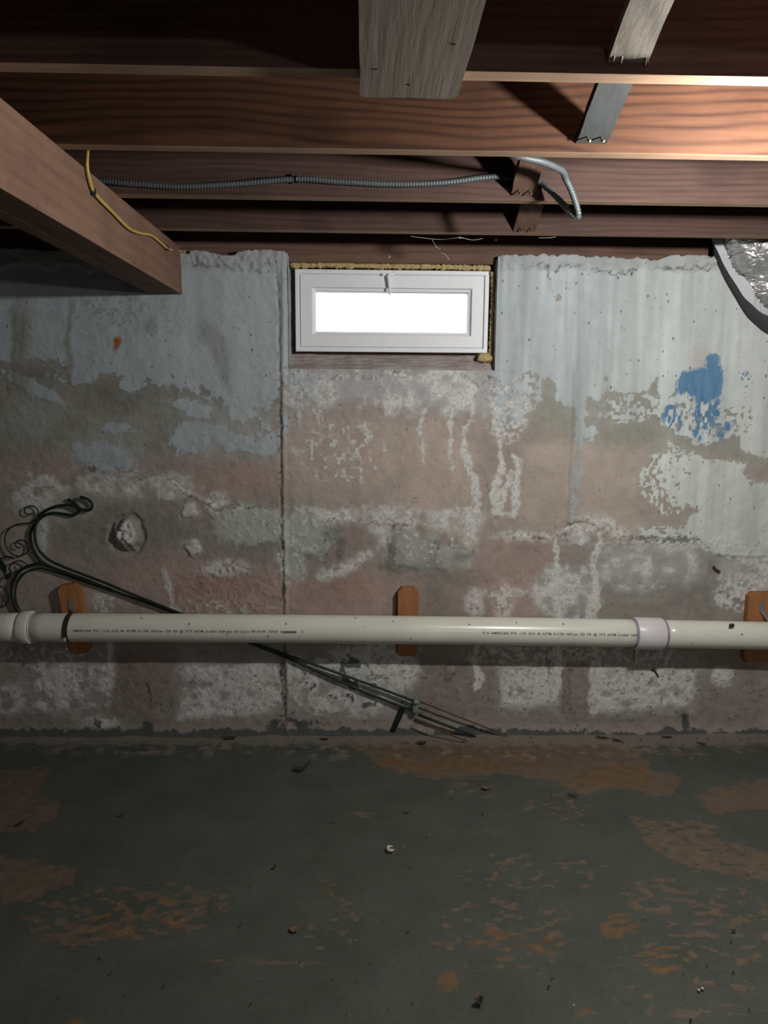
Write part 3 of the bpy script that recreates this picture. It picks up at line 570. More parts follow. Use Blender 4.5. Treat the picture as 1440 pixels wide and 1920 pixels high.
rough_patch('jamb', (OPEN_L, D - 0.004, OPEN_B), (OPEN_L + 0.004, 3.2, OPEN_B), (OPEN_L + 0.004, 3.2, T), (OPEN_L, D - 0.004, T), 30, 60, 0.008, MAT['jamb_conc'], 201)
rough_patch('jamb', (OPEN_R, D - 0.004, OPEN_B), (OPEN_R - 0.006, 3.2, OPEN_B), (OPEN_R - 0.006, 3.2, T), (OPEN_R, D - 0.004, T), 30, 60, 0.008, MAT['jamb_conc'], 202)
rough_patch('ledge', (OPEN_L, D + 0.003, OPEN_B - 0.007), (OPEN_R, D + 0.003, OPEN_B - 0.007), (OPEN_R, YF + 0.02, WZ0 - 0.012), (OPEN_L, YF + 0.02, WZ0 - 0.012), 120, 40, 0.022, MAT['sill_conc'], 203)

# ------------------------------------------------------------------ window
def frame_loft(prof):
    vs = []; fs = []
    for ins, y in prof:
        vs += [(WX0 + ins, y, WZ0 + ins), (WX1 - ins, y, WZ0 + ins), (WX1 - ins, y, WZ1 - ins), (WX0 + ins, y, WZ1 - ins)]
    for i in range(len(prof) - 1):
        for k in range(4): fs.append((4 * i + k, 4 * i + (k + 1) % 4, 4 * i + 4 + (k + 1) % 4, 4 * i + 4 + k))
    return vs, fs
win = MB().add(*frame_loft([(0.0, YF + 0.08), (0.0, YF + 0.002), (0.002, YF), (0.015, YF), (0.017, YF + 0.002), (0.017, YF + 0.012), (0.021, YF + 0.012), (0.021, YF + 0.05)])).out('window_1', MAT['vinyl'])
tag(win, kind='structure')
def wpart(name, prof, mat, lab=None):
    o = MB().add(*frame_loft(prof)).out(name, mat, win); 
    if lab: o['label'] = lab
    return o
wpart('sash', [(0.020, YF + 0.05), (0.020, YF + 0.006), (0.0215, YF + 0.004), (0.066, YF + 0.004), (0.068, YF + 0.006), (0.070, YF + 0.016), (0.080, YF + 0.020), (0.081, YF + 0.03), (0.083, YF + 0.05)], MAT['vinyl'])
MB().box((WX0 + 0.076, YF + 0.034, WZ0 + 0.076), (WX1 - 0.076, YF + 0.038, WZ1 - 0.076)).out('pane', MAT['pane'], win)
BK = [((OPEN_L, WZ0 - 0.03), (OPEN_R, WZ0 - 0.001)), ((OPEN_L, WZ1 + 0.001), (OPEN_R, ZC + 0.5405)), ((OPEN_L, WZ0), (WX0 - 0.001, WZ1)), ((WX1 + 0.001, WZ0), (OPEN_R, WZ1))]
for (xa, za), (xb, zb) in BK: MB().box((xa, YF + 0.04, za), (xb, 3.17, zb)).out('rough_buck', MAT['rim'], win)
lt = MB(); p0 = on_y(727, 516, YF + 0.002); p1 = on_y(731, 553, YF - 0.012)
lt.box((p0.x - 0.024, YF - 0.006, p0.z - 0.004), (p0.x + 0.024, YF + 0.006, p0.z + 0.008), 0.002)
lt.tube([(p0.x, YF - 0.006, p0.z), (p0.x + 0.001, YF - 0.012, p0.z - 0.006), tuple(p1 + Vector((-0.001, 0, 0.02))), tuple(p1)], [0.006, 0.006, 0.0045, 0.004], 10)
lt.out('latch', MAT['vinyl'], win, True)

# ------------------------------------------------------------------ joists and carpentry
def plank(name, lo, hi, mat, parent=None, bev=0.002): return MB().box(lo, hi, bev).out(name, mat, parent)
jl = ['floor joist above the top edge of the picture, nearest of the row', 'first floor joist from the top in view, wide grey board nailed under it', 'second floor joist from the top, brightly lit at right with wavy grain',
      'third floor joist from the top, armoured cable clipped along it', 'fourth floor joist from the top, last before the wall, thin lit underside']
for k, y in enumerate(JY):
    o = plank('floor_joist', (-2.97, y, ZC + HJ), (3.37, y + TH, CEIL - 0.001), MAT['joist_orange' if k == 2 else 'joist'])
    o.data.materials.append(MAT['joist_edge'])  # undersides take a paler wood than the side faces
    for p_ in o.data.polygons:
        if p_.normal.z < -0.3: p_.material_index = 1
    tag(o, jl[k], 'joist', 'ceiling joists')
o = plank('rim_joist', (-2.97, 3.03, ZC + HJ + 0.001), (3.37, 3.07, CEIL - 0.001), MAT['rim']); tag(o, 'shadowed rim joist on top of the far wall above the window', 'joist')
o = plank('sill_plate', (-2.97, 2.975, ZC + 0.541), (3.37, 3.20, ZC + HJ), MAT['rim']); tag(o, 'reddish brown sill plate along the wall top over the window', 'plank')
gd = empty('support_beam', (XB - 0.0635, 1.0, ZC + HJ - 0.0877), 'thick reddish girder of three plies running into the wall at left', 'beam')
bw = 0.127; bh = 0.1755
for i in range(3):
    a = XB - bw + i * bw / 3; dz = (0.0, 0.003, 0.0)[i]
    plank('ply', (a, -3.15, ZC + HJ - bh + dz), (a + bw / 3 - 0.0006, D + 0.004, ZC + HJ - 0.001), MAT['girder'], gd, 0.003)
# bridging
def strut(k, u0, u1, v0, mat, label, nails=True, width=None):
    ya, yb = JY[k] + TH + 0.001, JY[k + 1] - 0.001      # rises towards the viewer
    p0 = on_y(u0, v0, yb); p1 = on_y(u1, v0, yb); x0, x1 = p0.x, p1.x; z0 = p0.z; z1 = CEIL - 0.018; t = 0.02
    root = empty('bridging_strut', ((x0 + x1) / 2, (ya + yb) / 2, (z0 + z1) / 2), label, 'strut', 'wooden bridging between the joists')
    n = 14; vs = []; fs = []
    rr = random.Random(k)
    for i in range(n + 1):
        s = i / n; y = yb + (ya - yb) * s; z = z0 + (z1 - z0) * s
        j = 0.0015 * rr.uniform(-1, 1)
        vs += [(x0 + j, y, z), (x1 + j, y, z), (x1 + j, y, z + t / math.cos(0.45)), (x0 + j, y, z + t / math.cos(0.45))]
    for i in range(n):
        for q in range(4): fs.append((4 * i + q, 4 * i + (q + 1) % 4, 4 * i + 4 + (q + 1) % 4, 4 * i + 4 + q))
    fs += [(3, 2, 1, 0), (4 * n, 4 * n + 1, 4 * n + 2, 4 * n + 3)]
    link('slat', vs, fs, mat, root)
    if nails:
        d = Vector((0, ya - yb, z1 - z0)).normalized(); nrm = Vector((0, -d.z, d.y)); nrm = -nrm if nrm.z > 0 else nrm
        for fx in (0.28, 0.72):
            c = Vector((x0 + (x1 - x0) * fx, yb, z0)) + d * 0.022
            MB().tube([c - nrm * 0.01, c + nrm * 0.010, c + nrm * 0.016 + d * 0.004 + Vector((0.004, 0, 0))], [0.0022, 0.0022, 0.0034], 7).out('nail', MAT['nail'], root)
    return root
s1 = strut(0, 1138, 1213, 117, MAT['strut_gray'], 'rough grey bridging strut with a torn end, topmost of the row at right', False)
strut(1, 1080, 1138, 269, MAT['strut_slate'], 'slate grey bridging strut with two nails, against the bright second joist')
strut(2, 957, 1002, 366, MAT['strut_brown'], 'brown bridging strut beside the loop of armoured cable')
strut(3, 962, 1003, 434, MAT['strut_brown'], 'small bridging strut below the cable loop, nearest the wall')
# torn splinters on the first one
q = on_y(1175, 113, JY[1] - 0.004)
for dx, L_, r_ in ((-0.026, 0.008, 0.004), (-0.012, 0.012, 0.004), (0.032, 0.014, 0.003), (0.036, 0.008, 0.002)):
    MB().tube([q + Vector((dx, -0.018, 0.014)), q + Vector((dx + 0.001, -0.006, 0.004)), q + Vector((dx + 0.002, 0.0, -L_ * 0.55))], [r_, r_ * 0.9, 0.0008], 6).out('splinter', MAT['strut_gray'], s1)

# wide grey board under the joists
a = on_z(675, 182, ZC + HJ - 0.021); b = on_z(858, 181, ZC + HJ - 0.021); yend = a.y
n = 40; vs = []; fs = []; rr = random.Random(3)
x0, x1 = a.x, b.x; y0 = -0.3
outl = [(x0, y0), (x1, y0)] + [(x1 + rr.uniform(-.0012, .0012), y0 + (yend - 0.012 - y0) * i / 20) for i in range(1, 21)] + [(x1 - 0.008, yend)]
outl += [(x1 - 0.008 - (x1 - x0 - 0.02) * i / 12, yend + rr.uniform(-.0015, .0015)) for i in range(1, 12)]
outl += [(x0 + 0.012, yend + 0.002), (x0 + 0.003, yend - 0.002), (x0 - 0.001, yend - 0.010)] + [(x0 + rr.uniform(-.0012, .0012), yend - 0.02 - (yend - 0.02 - y0) * i / 20) for i in range(1, 20)]
m_ = len(outl); zt, zb = ZC + HJ - 0.0005, ZC + HJ - 0.021
vs = [(x, y, zb) for x, y in outl] + [(x, y, zt) for x, y in outl]
fs = [tuple(range(m_ - 1, -1, -1)), tuple(range(m_, 2 * m_))] + [(i, (i + 1) % m_, m_ + (i + 1) % m_, m_ + i) for i in range(m_)]
bd = empty('overhead_board', (x0 + 0.09, 0.8, zb), 'wide weathered grey board nailed under the first joist at top centre', 'board')
link('plank', vs, fs, MAT['board'], bd)
for (uu, vv) in ((768, 159), (852, 83), (706, 130)):
    p = on_z(uu, vv, zb); MB().ico((p.x, p.y, zb), 0.0035, 1, (1, 1, 0.4)).out('nail', MAT['leaf'], bd)

# ------------------------------------------------------------------ armoured cable
def Yp(u, v, y): return on_y(u, v, y)
y3 = JY[3] - 0.011
cable = [Yp(150, 335, y3), Yp(200, 340, y3), Yp(260, 345, y3), Yp(340, 350, y3), Yp(440, 345, y3), Yp(555, 336, y3), Yp(640, 341, y3), Yp(740, 345.5, y3), Yp(830, 343, y3), Yp(900, 334, y3), Yp(937, 331, y3), Yp(985, 336, y3 + 0.001),
         Yp(1012, 342, y3), Yp(1032, 358, y3 - 0.03), Yp(1056, 383, y3 - 0.06), Yp(1073, 403, y3 - 0.08), Yp(1083, 407, y3 - 0.09), Yp(1083, 394, y3 - 0.10), Yp(1073, 362, y3 - 0.11), Yp(1061, 336, y3 - 0.13), Yp(1055, 322, y3 - 0.17), Yp(1040, 313, y3 - 0.22), Yp(1015, 303, y3 - 0.27), Yp(985, 296, y3 - 0.30), Yp(950, 285, y3 - 0.32), Yp(920, 260, y3 - 0.33)]
cb = empty('armoured_cable', cable[5], 'grey armoured electrical cable along the third joist, ending in a hanging loop', 'cable')
path = resample(spline(cable, 14), 0.0028); R0 = 0.0090
MB().tube(path, [R0 * (1.0 if i % 3 == 0 else (1.02 if i % 3 == 1 else 0.78)) for i in range(len(path))], 9).out('sheath', MAT['armour'], cb, True)
for (uu, vv) in ((556, 336), (939, 331)):
    c = on_y(uu, vv, y3); pts = [c + Vector((0, math.cos(t) * 0.0112, math.sin(t) * 0.0112)) for t in [(-0.5 + i / 10) * math.pi * 1.0 + math.pi for i in range(11)]]
    MB().tube(pts, 0.0022, 6).out('staple', MAT['dark_blue'], cb)

# ------------------------------------------------------------------ yellow cable on the girder
xq = XB + 0.0065
yc = [on_x(u, v, xq) for u, v in ((170, 235), (166, 262), (164, 285), (163, 310), (167, 335), (175, 359), (190, 377), (215, 402), (240, 427), (262, 437), (283, 441), (300, 454), (313, 465))] + [on_y(330, 470.5, D - 0.040), on_y(348, 471.5, D - 0.026)]
yc[0].x -= 0; yl = empty('yellow_cable', yc[5], 'yellow electrical cable stapled along the side of the girder', 'cable')
MB().tube(spline(yc, 10), 0.0047, 9).out('jacket', MAT['yellow'], yl, True)
for (u, v, d) in ((175, 360, (0.006, 0.9)), (313, 465, (0, 0))):
    c = on_x(u, v, xq); MB().box((XB - 0.001, c.y - 0.006, c.z - 0.009), (XB + 0.0125, c.y + 0.006, c.z + 0.009), 0.003).out('staple', MAT['dark_blue'], yl)

# ------------------------------------------------------------------ drain pipe
YPC = D - 0.094
def pipe_c(x): return Vector((x, YPC, ZC - 0.9035 - 0.0062 * (x + 0.93) - 0.0030 * (x + 0.93) ** 2))
dp = empty('drain_pipe', pipe_c(0.2), 'long white plastic drain pipe running along the wall above the floor', 'pipe')
def xat(u): return on_y(u, 1178, YPC - 0.05).x
xa0, xa1, xb0, xb1 = xat(29), xat(50), xat(1198), xat(1251)
RP = 0.0572
def pseg(a, b, name, mat=MAT['pvc'], r=RP, n=40, bump=0):
    k = max(2, int((b - a) / 0.06)); pts = [pipe_c(a + (b - a) * i / k) for i in range(k + 1)]
    return MB().tube(pts, r, n).out(name, mat, dp, True)
pseg(-2.9, xa0 + 0.01, 'pipe_length'); pseg(xa1 - 0.01, xb0 + 0.01, 'pipe_length'); pseg(xb1 - 0.01, 3.3, 'pipe_length')
def coupling(a, b, mat):
    vs = MB(); c = [pipe_c(a), pipe_c(a + 0.0015), pipe_c(a + 0.003), pipe_c(b - 0.003), pipe_c(b - 0.0015), pipe_c(b)]
    return vs.tube(c, [RP + 0.002, RP + 0.0075, RP + 0.0085, RP + 0.0085, RP + 0.0075, RP + 0.002], 44).out('coupling', mat, dp, True)
coupling(xa0, xa1, MAT['pvc']); coupling(xb0, xb1, MAT['pvc2'])
for (a, wd, m_) in ((xa1 + 0.001, 0.006, MAT['pvc2']), (xb0 - 0.009, 0.010, MAT['lilac']), (xb1 - 0.001, 0.012, MAT['lilac'])):
    MB().tube([pipe_c(a), pipe_c(a + wd * 0.5), pipe_c(a + wd)], RP + 0.0009, 44).out('primer_ring', m_, dp, True)
# printed line
def lettering(txt, u0, u1, v, size, bold=0.015):
    cu = bpy.data.curves.new('t', 'FONT'); cu.body = txt; cu.size = 1.0; cu.offset = bold; cu.resolution_u = 2
    to = bpy.data.objects.new('t', cu); COL.objects.link(to); bpy.context.view_layer.update()
    me = to.to_mesh(); vv_ = [tuple(x.co) for x in me.vertices]; ff = [tuple(p.vertices) for p in me.polygons]; to.to_mesh_clear()
    bpy.data.objects.remove(to); bpy.data.curves.remove(cu)
    xs_ = [q[0] for q in vv_]; lo, hi = min(xs_), max(xs_)
    xa, xb = xat(u0), xat(u1); zr = on_y((u0 + u1) / 2, v, YPC - RP).z - pipe_c((xa + xb) / 2).z
    out = []
    for q in vv_:
        x = xa + (q[0] - lo) / (hi - lo) * (xb - xa); dz = zr + q[1] * size; c = pipe_c(x)
        out.append((x, c.y - math.sqrt(max(RP ** 2 - dz * dz, 1e-6)) - 0.0006, c.z + dz))
    return link('print', out, ff, MAT['black'], dp)
lettering('AMERICAN  PVC  1120  SCH  40  ASTM  D-1785  NSF-pw  220  PSI  @  73°F  ASTM  D-2665  NSF-dwv  EP-2 LE 4', 137, 467, 1185.5, 0.0135)
lettering('08-18-09   03:03', 471, 521, 1186, 0.0135)
lettering('8 ########', 527, 556, 1187, 0.0135, 0.03); lettering('E', 566, 569, 1186.5, 0.0135)
lettering('4" N  AMERICAN  PVC  1120  SCH  40  ASTM  D-1785  NSF-pw  220  PSI  @  73°F  ASTM  D-2665  NSF-', 904, 1196, 1191, 0.0135)

# ------------------------------------------------------------------ wooden blocks behind the pipe, straps
def block(u0, u1, v0, v1, tilt, label, hole=True):
    t = 0.036; yf = D - t; a = on_y(u0, v0, yf); b = on_y(u1, v1, yf); cx, cz = (a.x + b.x) / 2, (a.z + b.z) / 2; hw = abs(b.x - a.x) / 2; hh = abs(a.z - b.z) / 2; c = 0.016
    pts = [(-hw, -hh + c), (-hw + c, -hh), (hw - c, -hh), (hw, -hh + c), (hw, hh - c), (hw - c, hh), (-hw + c, hh), (-hw, hh - c)]
    ct, stt = math.cos(tilt), math.sin(tilt); vs = []
    for (yy, s) in ((D + 0.004, 1.0), (yf + 0.003, 1.0), (yf, 0.97)):
        vs += [(cx + (x * ct - z * stt) * s, yy, cz + (x * stt + z * ct) * (1 - (1 - s) * 0.4)) for x, z in pts]
    fs = []
    for L_ in range(2):
        for i in range(8): fs.append((L_ * 8 + i, L_ * 8 + (i + 1) % 8, L_ * 8 + 8 + (i + 1) % 8, L_ * 8 + 8 + i))
    fs += [tuple(range(16, 24)), tuple(range(7, -1, -1))]
    root = empty('wooden_block', (cx, D, cz), label, 'block', 'wooden blocks fixed to the wall behind the pipe')
    link('block', vs, fs, MAT['batten'], root)
    return root, cx, cz, yf
bl, blx, blz, byf = block(114, 162, 1096, 1226, 0.13, 'tilted orange wooden block behind the left end of the pipe')
for (u, v) in ((148, 1101 + 107), (149, 1216)):
    p = on_y(u, v, byf); MB().ico((p.x, byf, p.z), 0.004, 1, (1, 0.4, 1)).out('screw', MAT['leaf'], bl)
block(746, 783, 1103, 1231, 0.0, 'orange wooden block with cut corners behind the middle of the pipe')
br, brx, brz, _ = block(1406, 1452, 1112, 1242, 0.0, 'orange wooden block at the right end, beside the metal strap')

def strap(x, lean, label, mat, tab_u, tab_v, tip=True):
    c = pipe_c(x); root = empty('pipe_strap', c, label, 'strap', 'metal straps holding the pipe')
    r = RP + 0.0022; wd = 0.019; vs = []; fs = []; n = 26
    a0, a1 = math.radians(60), math.radians(245)      # from the back top over the front to below
    for i in range(n + 1):
        t = a0 + (a1 - a0) * i / n; xo = lean * (1 - i / n) ** 1.4
        for rr_ in (r, r + 0.0016):
            yy, zz = c.y + math.cos(t) * rr_, c.z + math.sin(t) * rr_
            vs += [(x + xo - wd / 2, yy, zz), (x + xo + wd / 2, yy, zz)]
    for i in range(n):
        b = 4 * i
        for q0, q1 in ((0, 1), (1, 3), (3, 2), (2, 0)): fs.append((b + q0, b + q1, b + 4 + q1, b + 4 + q0))
    fs += [(0, 2, 3, 1), (4 * n, 4 * n + 1, 4 * n + 3, 4 * n + 2)]
    link('band', vs, fs, mat, root)
    tp = on_y(tab_u, tab_v, D - 0.040); tx = tp.x
    m_ = MB(); m_.box((tx - 0.011, D - 0.0395, tp.z - 0.020), (tx + 0.011, D - 0.0368, tp.z + 0.018), 0.001)
    e0 = Vector((x + lean, c.y + math.cos(a0) * r, c.z + math.sin(a0) * r)); s0 = Vector((tx, D - 0.0385, tp.z - 0.018))
    m_.add([s0 + Vector((-.009, 0, 0)), s0 + Vector((.009, 0, 0)), e0 + Vector((.005, 0, 0)), e0 + Vector((-.005, 0, 0)), s0 + Vector((-.009, .0015, 0)), s0 + Vector((.009, .0015, 0)), e0 + Vector((.005, .0015, 0)), e0 + Vector((-.005, .0015, 0))],
           [(0, 1, 2, 3), (7, 6, 5, 4), (0, 4, 5, 1), (1, 5, 6, 2), (2, 6, 7, 3), (3, 7, 4, 0)])
    tb = m_.out('tab', MAT['steel'], root)
    MB().ico((tx, D - 0.040, tp.z + 0.006), 0.0042, 1, (1, 0.4, 1)).out('screw', MAT['black'], tb)
    if tip:
        t = math.radians(212); p = Vector((x + 0.006, c.y + math.cos(t) * (r + 0.003), c.z + math.sin(t) * (r + 0.003)))
        tpv = on_y(122, 1196, p.y)
        MB().box((tpv.x - 0.006, p.y - 0.003, tpv.z - 0.016), (tpv.x + 0.004, p.y - 0.0005, tpv.z + 0.008), 0.0008).out('bent_end', MAT['shell'], root)
    return root
strap(xat(121), 0.012, 'dark brown strap looped over the pipe at the left block', MAT['strap'], 133, 1133)
strap(xat(1462), 0.0, 'steel strap screwed to the right block', MAT['steel'], 1429, 1138, False)

# ------------------------------------------------------------------ iron garden hook leaning behind the pipe
YH = D - 0.0165
def HP(pts, y=YH): return [on_y(u, v, y) for u, v in pts]
hk = empty('garden_hook', on_y(400, 1180, YH), 'dark green wrought iron garden hook with scrolls, leaning along the wall behind the pipe', 'hook')
def rod(name, pts, r, y=YH, mat='green_iron', n=8):
    ps = HP(pts, y) if not isinstance(pts[0], Vector) else pts
    return MB().tube(spline(ps, n), r, 8).out(name, MAT[mat], hk, True)
rod('hook_rod', [(150, 932), (162, 935), (172, 943), (172, 952), (165, 957), (150, 954), (136, 948), (120, 947), (100, 951), (83, 960), (72, 972), (66, 987), (65, 1003), (68, 1020), (76, 1035), (92, 1050), (117, 1062), (150, 1075), (200, 1094), (240, 1111), (330, 1147), (460, 1200), (586, 1245), (700, 1286), (775, 1314)], 0.0058, YH - 0.009)
rod('hook_rod', [(127, 936), (138, 942), (147, 950), (148, 958), (138, 966), (120, 964), (100, 962), (83, 967), (71, 977), (62, 988), (57, 1003), (60, 1023), (70, 1043), (84, 1058), (117, 1071), (167, 1089), (213, 1108), (330, 1150), (462, 1203), (530, 1230), (590, 1256), (680, 1296), (770, 1331)], 0.0058, YH)
rod('hook_rod', [(213, 1107), (167, 1090), (110, 1069), (80, 1058), (58, 1060), (38, 1070), (26, 1087), (21, 1107), (25, 1128), (37, 1150), (60, 1172)], 0.0062, YH - 0.002)
rod('hook_rod', [(213, 1110), (150, 1088), (95, 1070), (70, 1066), (49, 1073), (35, 1088), (29, 1105), (30, 1128), (40, 1152)], 0.004, YH + 0.002)
rod('scroll', [(72, 972), (71, 957), (64, 950), (55, 949), (48, 953), (46, 959), (50, 964), (56, 965), (61, 962)], 0.0028, YH - 0.006)
rod('scroll', [(67, 975), (55, 981), (37, 982), (22, 988), (13, 997), (9, 1010), (11, 1023), (18, 1035), (33, 1043), (48, 1038), (55, 1027), (50, 1017), (38, 1013), (29, 1018), (31, 1026), (38, 1027)], 0.0028, YH - 0.004)
rod('scroll', [(55, 1062), (40, 1052), (25, 1055), (17, 1065), (22, 1074), (30, 1070), (27, 1062)], 0.0026, YH - 0.005)
rod('scroll', [(-30, 1090), (-10, 1096), (6, 1102), (15, 1113), (15, 1128), (5, 1138), (-8, 1136), (-12, 1124), (-4, 1118)], 0.0028, YH - 0.004)
rod('scroll', [(25, 1045), (10, 1045), (-5, 1050), (-20, 1062)], 0.0030, YH - 0.004)
for (u, v, a_, b_, rt) in ((6, 1062, 0.016, 0.030, 0.3), (16, 1080, 0.012, 0.022, -0.8), (-8, 1078, 0.014, 0.028, -0.2)):
    c = on_y(u, v, YH - 0.012); bm = bmesh.new(); bmesh.ops.create_icosphere(bm, subdivisions=2, radius=1.0)
    for q in bm.verts:
        x, z = q.co.x * a_ * (1 - 0.5 * abs(q.co.z)), q.co.z * b_; q.co = Vector((c.x + x * math.cos(rt) - z * math.sin(rt), c.y + q.co.y * 0.003 - 0.006 * q.co.x ** 2, c.z + x * math.sin(rt) + z * math.cos(rt)))
    MB().bm(bm).out('iron_leaf', MAT['green_iron'], hk, True)
# foot: clamp, flat stay and prongs
c = on_y(779, 1322, YH - 0.01)
cl = MB().box((c.x - 0.013, c.y - 0.010, c.z - 0.030), (c.x + 0.013, c.y + 0.010, c.z + 0.018), 0.004)
cl.tube([c + Vector((-0.008, -0.004, 0.012)), c + Vector((0.0, -0.012, 0.018)), c + Vector((0.012, -0.012, 0.020))], [0.010, 0.011, 0.009], 10).out('clamp', MAT['pale_green'], hk, True)
a = on_y(757, 1326, YH - 0.008); b = on_z(735, 1374, 0.012); dv = (b - a).normalized(); sd = Vector((dv.z, 0, -dv.x)).normalized() * 0.011
fl = MB().add([a + sd, a - sd, b - sd, b + sd, a + sd + Vector((0, .005, 0)), a - sd + Vector((0, .005, 0)), b - sd + Vector((0, .005, 0)), b + sd + Vector((0, .005, 0))], [(0, 1, 2, 3), (7, 6, 5, 4), (0, 4, 5, 1), (1, 5, 6, 2), (2, 6, 7, 3), (3, 7, 4, 0)])
fl.out('flat_stay', MAT['green_iron'], hk)
def prong(u0, v0, u1, v1, r, mat, dy=0.0):
    a = on_y(u0, v0, YH - 0.012 + dy); b = on_z(u1, v1, 0.006)
    if b.y > D - 0.02: b = on_y(u1, v1, D - 0.02); b.z = max(b.z, 0.006)
    return MB().tube([a, a.lerp(b, 0.5), a.lerp(b, 0.94), b], [r, r, r, r * 0.4], 8).out('prong', MAT[mat], hk, True)
prong(788, 1316, 952, 1380, 0.0032, 'rust'); prong(784, 1340, 892, 1381, 0.006, 'green_iron'); prong(779, 1352, 878, 1391, 0.003, 'rust', -0.01)

# ------------------------------------------------------------------ fibreglass packed round the window
def wool(name, pts, r, label, seed, sc=1.0):
    rr = random.Random(seed); P_ = resample(spline(pts, 8), 0.006); bm_ = MB()
    bm_.tube(P_, [r * (0.75 + 0.5 * rr.random()) for _ in P_], 9); o = bm_.out(name, MAT['wool'], None, True)
    for v in o.data.vertices: v.co += Vector([rr.uniform(-1, 1) * r * 0.28 for _ in range(3)])
    return tag(o, label, 'insulation', 'yellow insulation stuffed round the window')
yv = YF - 0.004
wool('insulation_strip', HP([(545, 498), (620, 497), (700, 499), (800, 500), (920, 503)], 2.992), 0.011, 'thin yellow insulation strip above the window frame', 5)
wool('insulation_strip', HP([(924, 510), (925, 560), (923, 610), (920, 668)], 2.985), 0.010, 'thin yellow insulation strip down the right side of the window', 6)
o = MB().ico(tuple(on_y(909, 671, yv - 0.012)), 0.026, 3, (1.3, 0.8, 0.75)).out('insulation_tuft', MAT['wool'], None, True)
rr = random.Random(8)
for v in o.data.vertices: v.co *= 1 + rr.uniform(-0.22, 0.22)
tag(o, 'tuft of yellow insulation at the lower right corner of the window', 'insulation', 'yellow insulation stuffed round the window')

# ------------------------------------------------------------------ foil faced insulation sagging at right
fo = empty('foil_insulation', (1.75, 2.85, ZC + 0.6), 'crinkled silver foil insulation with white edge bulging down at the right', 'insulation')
outer = [(1331, 420), (1336, 450), (1338, 480), (1348, 500), (1357, 520), (1367, 538), (1379, 558), (1398, 589), (1416, 608), (1440, 626), (1490, 648), (1560, 660), (1640, 650), (1710, 615), (1755, 560), (1775, 480), (1780, 420)]
edge = [(1328, 420), (1333, 446), (1347, 474), (1355, 492), (1366, 512), (1381, 535), (1395, 557), (1409, 570), (1424, 584), (1440, 592), (1490, 612), (1560, 622), (1630, 612), (1692, 580), (1732, 530), (1750, 470), (1752, 420)]
inner = [(1350, 420), (1357, 454), (1364, 475), (1370, 491), (1377, 507), (1395, 521), (1409, 535), (1414, 548), (1421, 561), (1437, 578), (1485, 598), (1556, 606), (1620, 596), (1678, 566), (1715, 520), (1730, 465), (1732, 420)]
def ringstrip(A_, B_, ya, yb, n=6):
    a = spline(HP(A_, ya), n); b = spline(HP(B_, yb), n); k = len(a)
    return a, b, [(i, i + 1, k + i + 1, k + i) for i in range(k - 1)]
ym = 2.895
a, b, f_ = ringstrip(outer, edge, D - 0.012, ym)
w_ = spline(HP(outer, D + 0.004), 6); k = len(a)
link('batt', list(w_) + list(a) + list(b), [(i, i + 1, k + i + 1, k + i) for i in range(k - 1)] + [tuple(q + k for q in f) for f in f_], MAT['batt'], fo, True)  # dark band round the foil outline, from the wall out to the white edge
a, b, f_ = ringstrip(edge, inner, ym, ym - 0.012)
rr = random.Random(12); b = [p + Vector((rr.uniform(-1, 1), 0, rr.uniform(-1, 1))) * 0.004 for p in b]
link('white_edge', a + b, f_, MAT['tape'], fo, True)
ctr = on_y(1545, 400, 2.80); ring0 = b; nr = 46; vs = []; fs = []; k = len(ring0)
ring0 = resample(ring0, 0.008); k = len(ring0)
XX = []; 
for j in range(nr + 1):
    s = j / nr
    for p in ring0:
        q = p.lerp(ctr, s); q.y = (ym - 0.012) - 0.15 * (1 - (1 - s) ** 2); XX.append(q)
arr = np.array([tuple(q) for q in XX]); rid = fbm(arr[:, 0] + 0.5 * arr[:, 2], arr[:, 2], 7, 2, 301); rid2 = fbm(arr[:, 0], arr[:, 2] - 0.4 * arr[:, 0], 20, 2, 305)
dsp = 0.085 * np.abs(rid) + 0.018 * np.abs(rid2)
s_ = np.repeat(np.linspace(0, 1, nr + 1), k); dsp *= np.clip(s_ * 9, 0.1, 1)
arr[:, 1] = np.maximum(arr[:, 1] + 0.01 - dsp, 2.69)
fs = [(j * k + i, j * k + i + 1, (j + 1) * k + i + 1, (j + 1) * k + i) for j in range(nr) for i in range(k - 1)]
link('foil_facing', [Vector(q) for q in arr], fs, MAT['foil'], fo, True)

# ------------------------------------------------------------------ lamps (just outside the picture)
def bulb(loc, mat, label):
    r = empty('light_bulb', loc, label, 'lamp'); x, y, z = loc
    MB().ico(loc, 0.030, 2).out('glass', mat, r, True)
    MB().tube([(x, y, z + 0.030), (x, y, z + 0.05), (x, y, z + 0.08)], [0.014, 0.019, 0.019], 14).out('socket', MAT['porcelain'], r)
    MB().tube([(x, y, z + 0.08), (x, y, CEIL - 0.001)], 0.004, 8).out('cord', MAT['black'], r)
bulb(BULB_A, MAT['bulbA'], 'bare lit bulb hanging between joists just beyond the right edge')
bulb(BULB_B, MAT['bulbB'], 'bare lit bulb hanging behind the viewer')

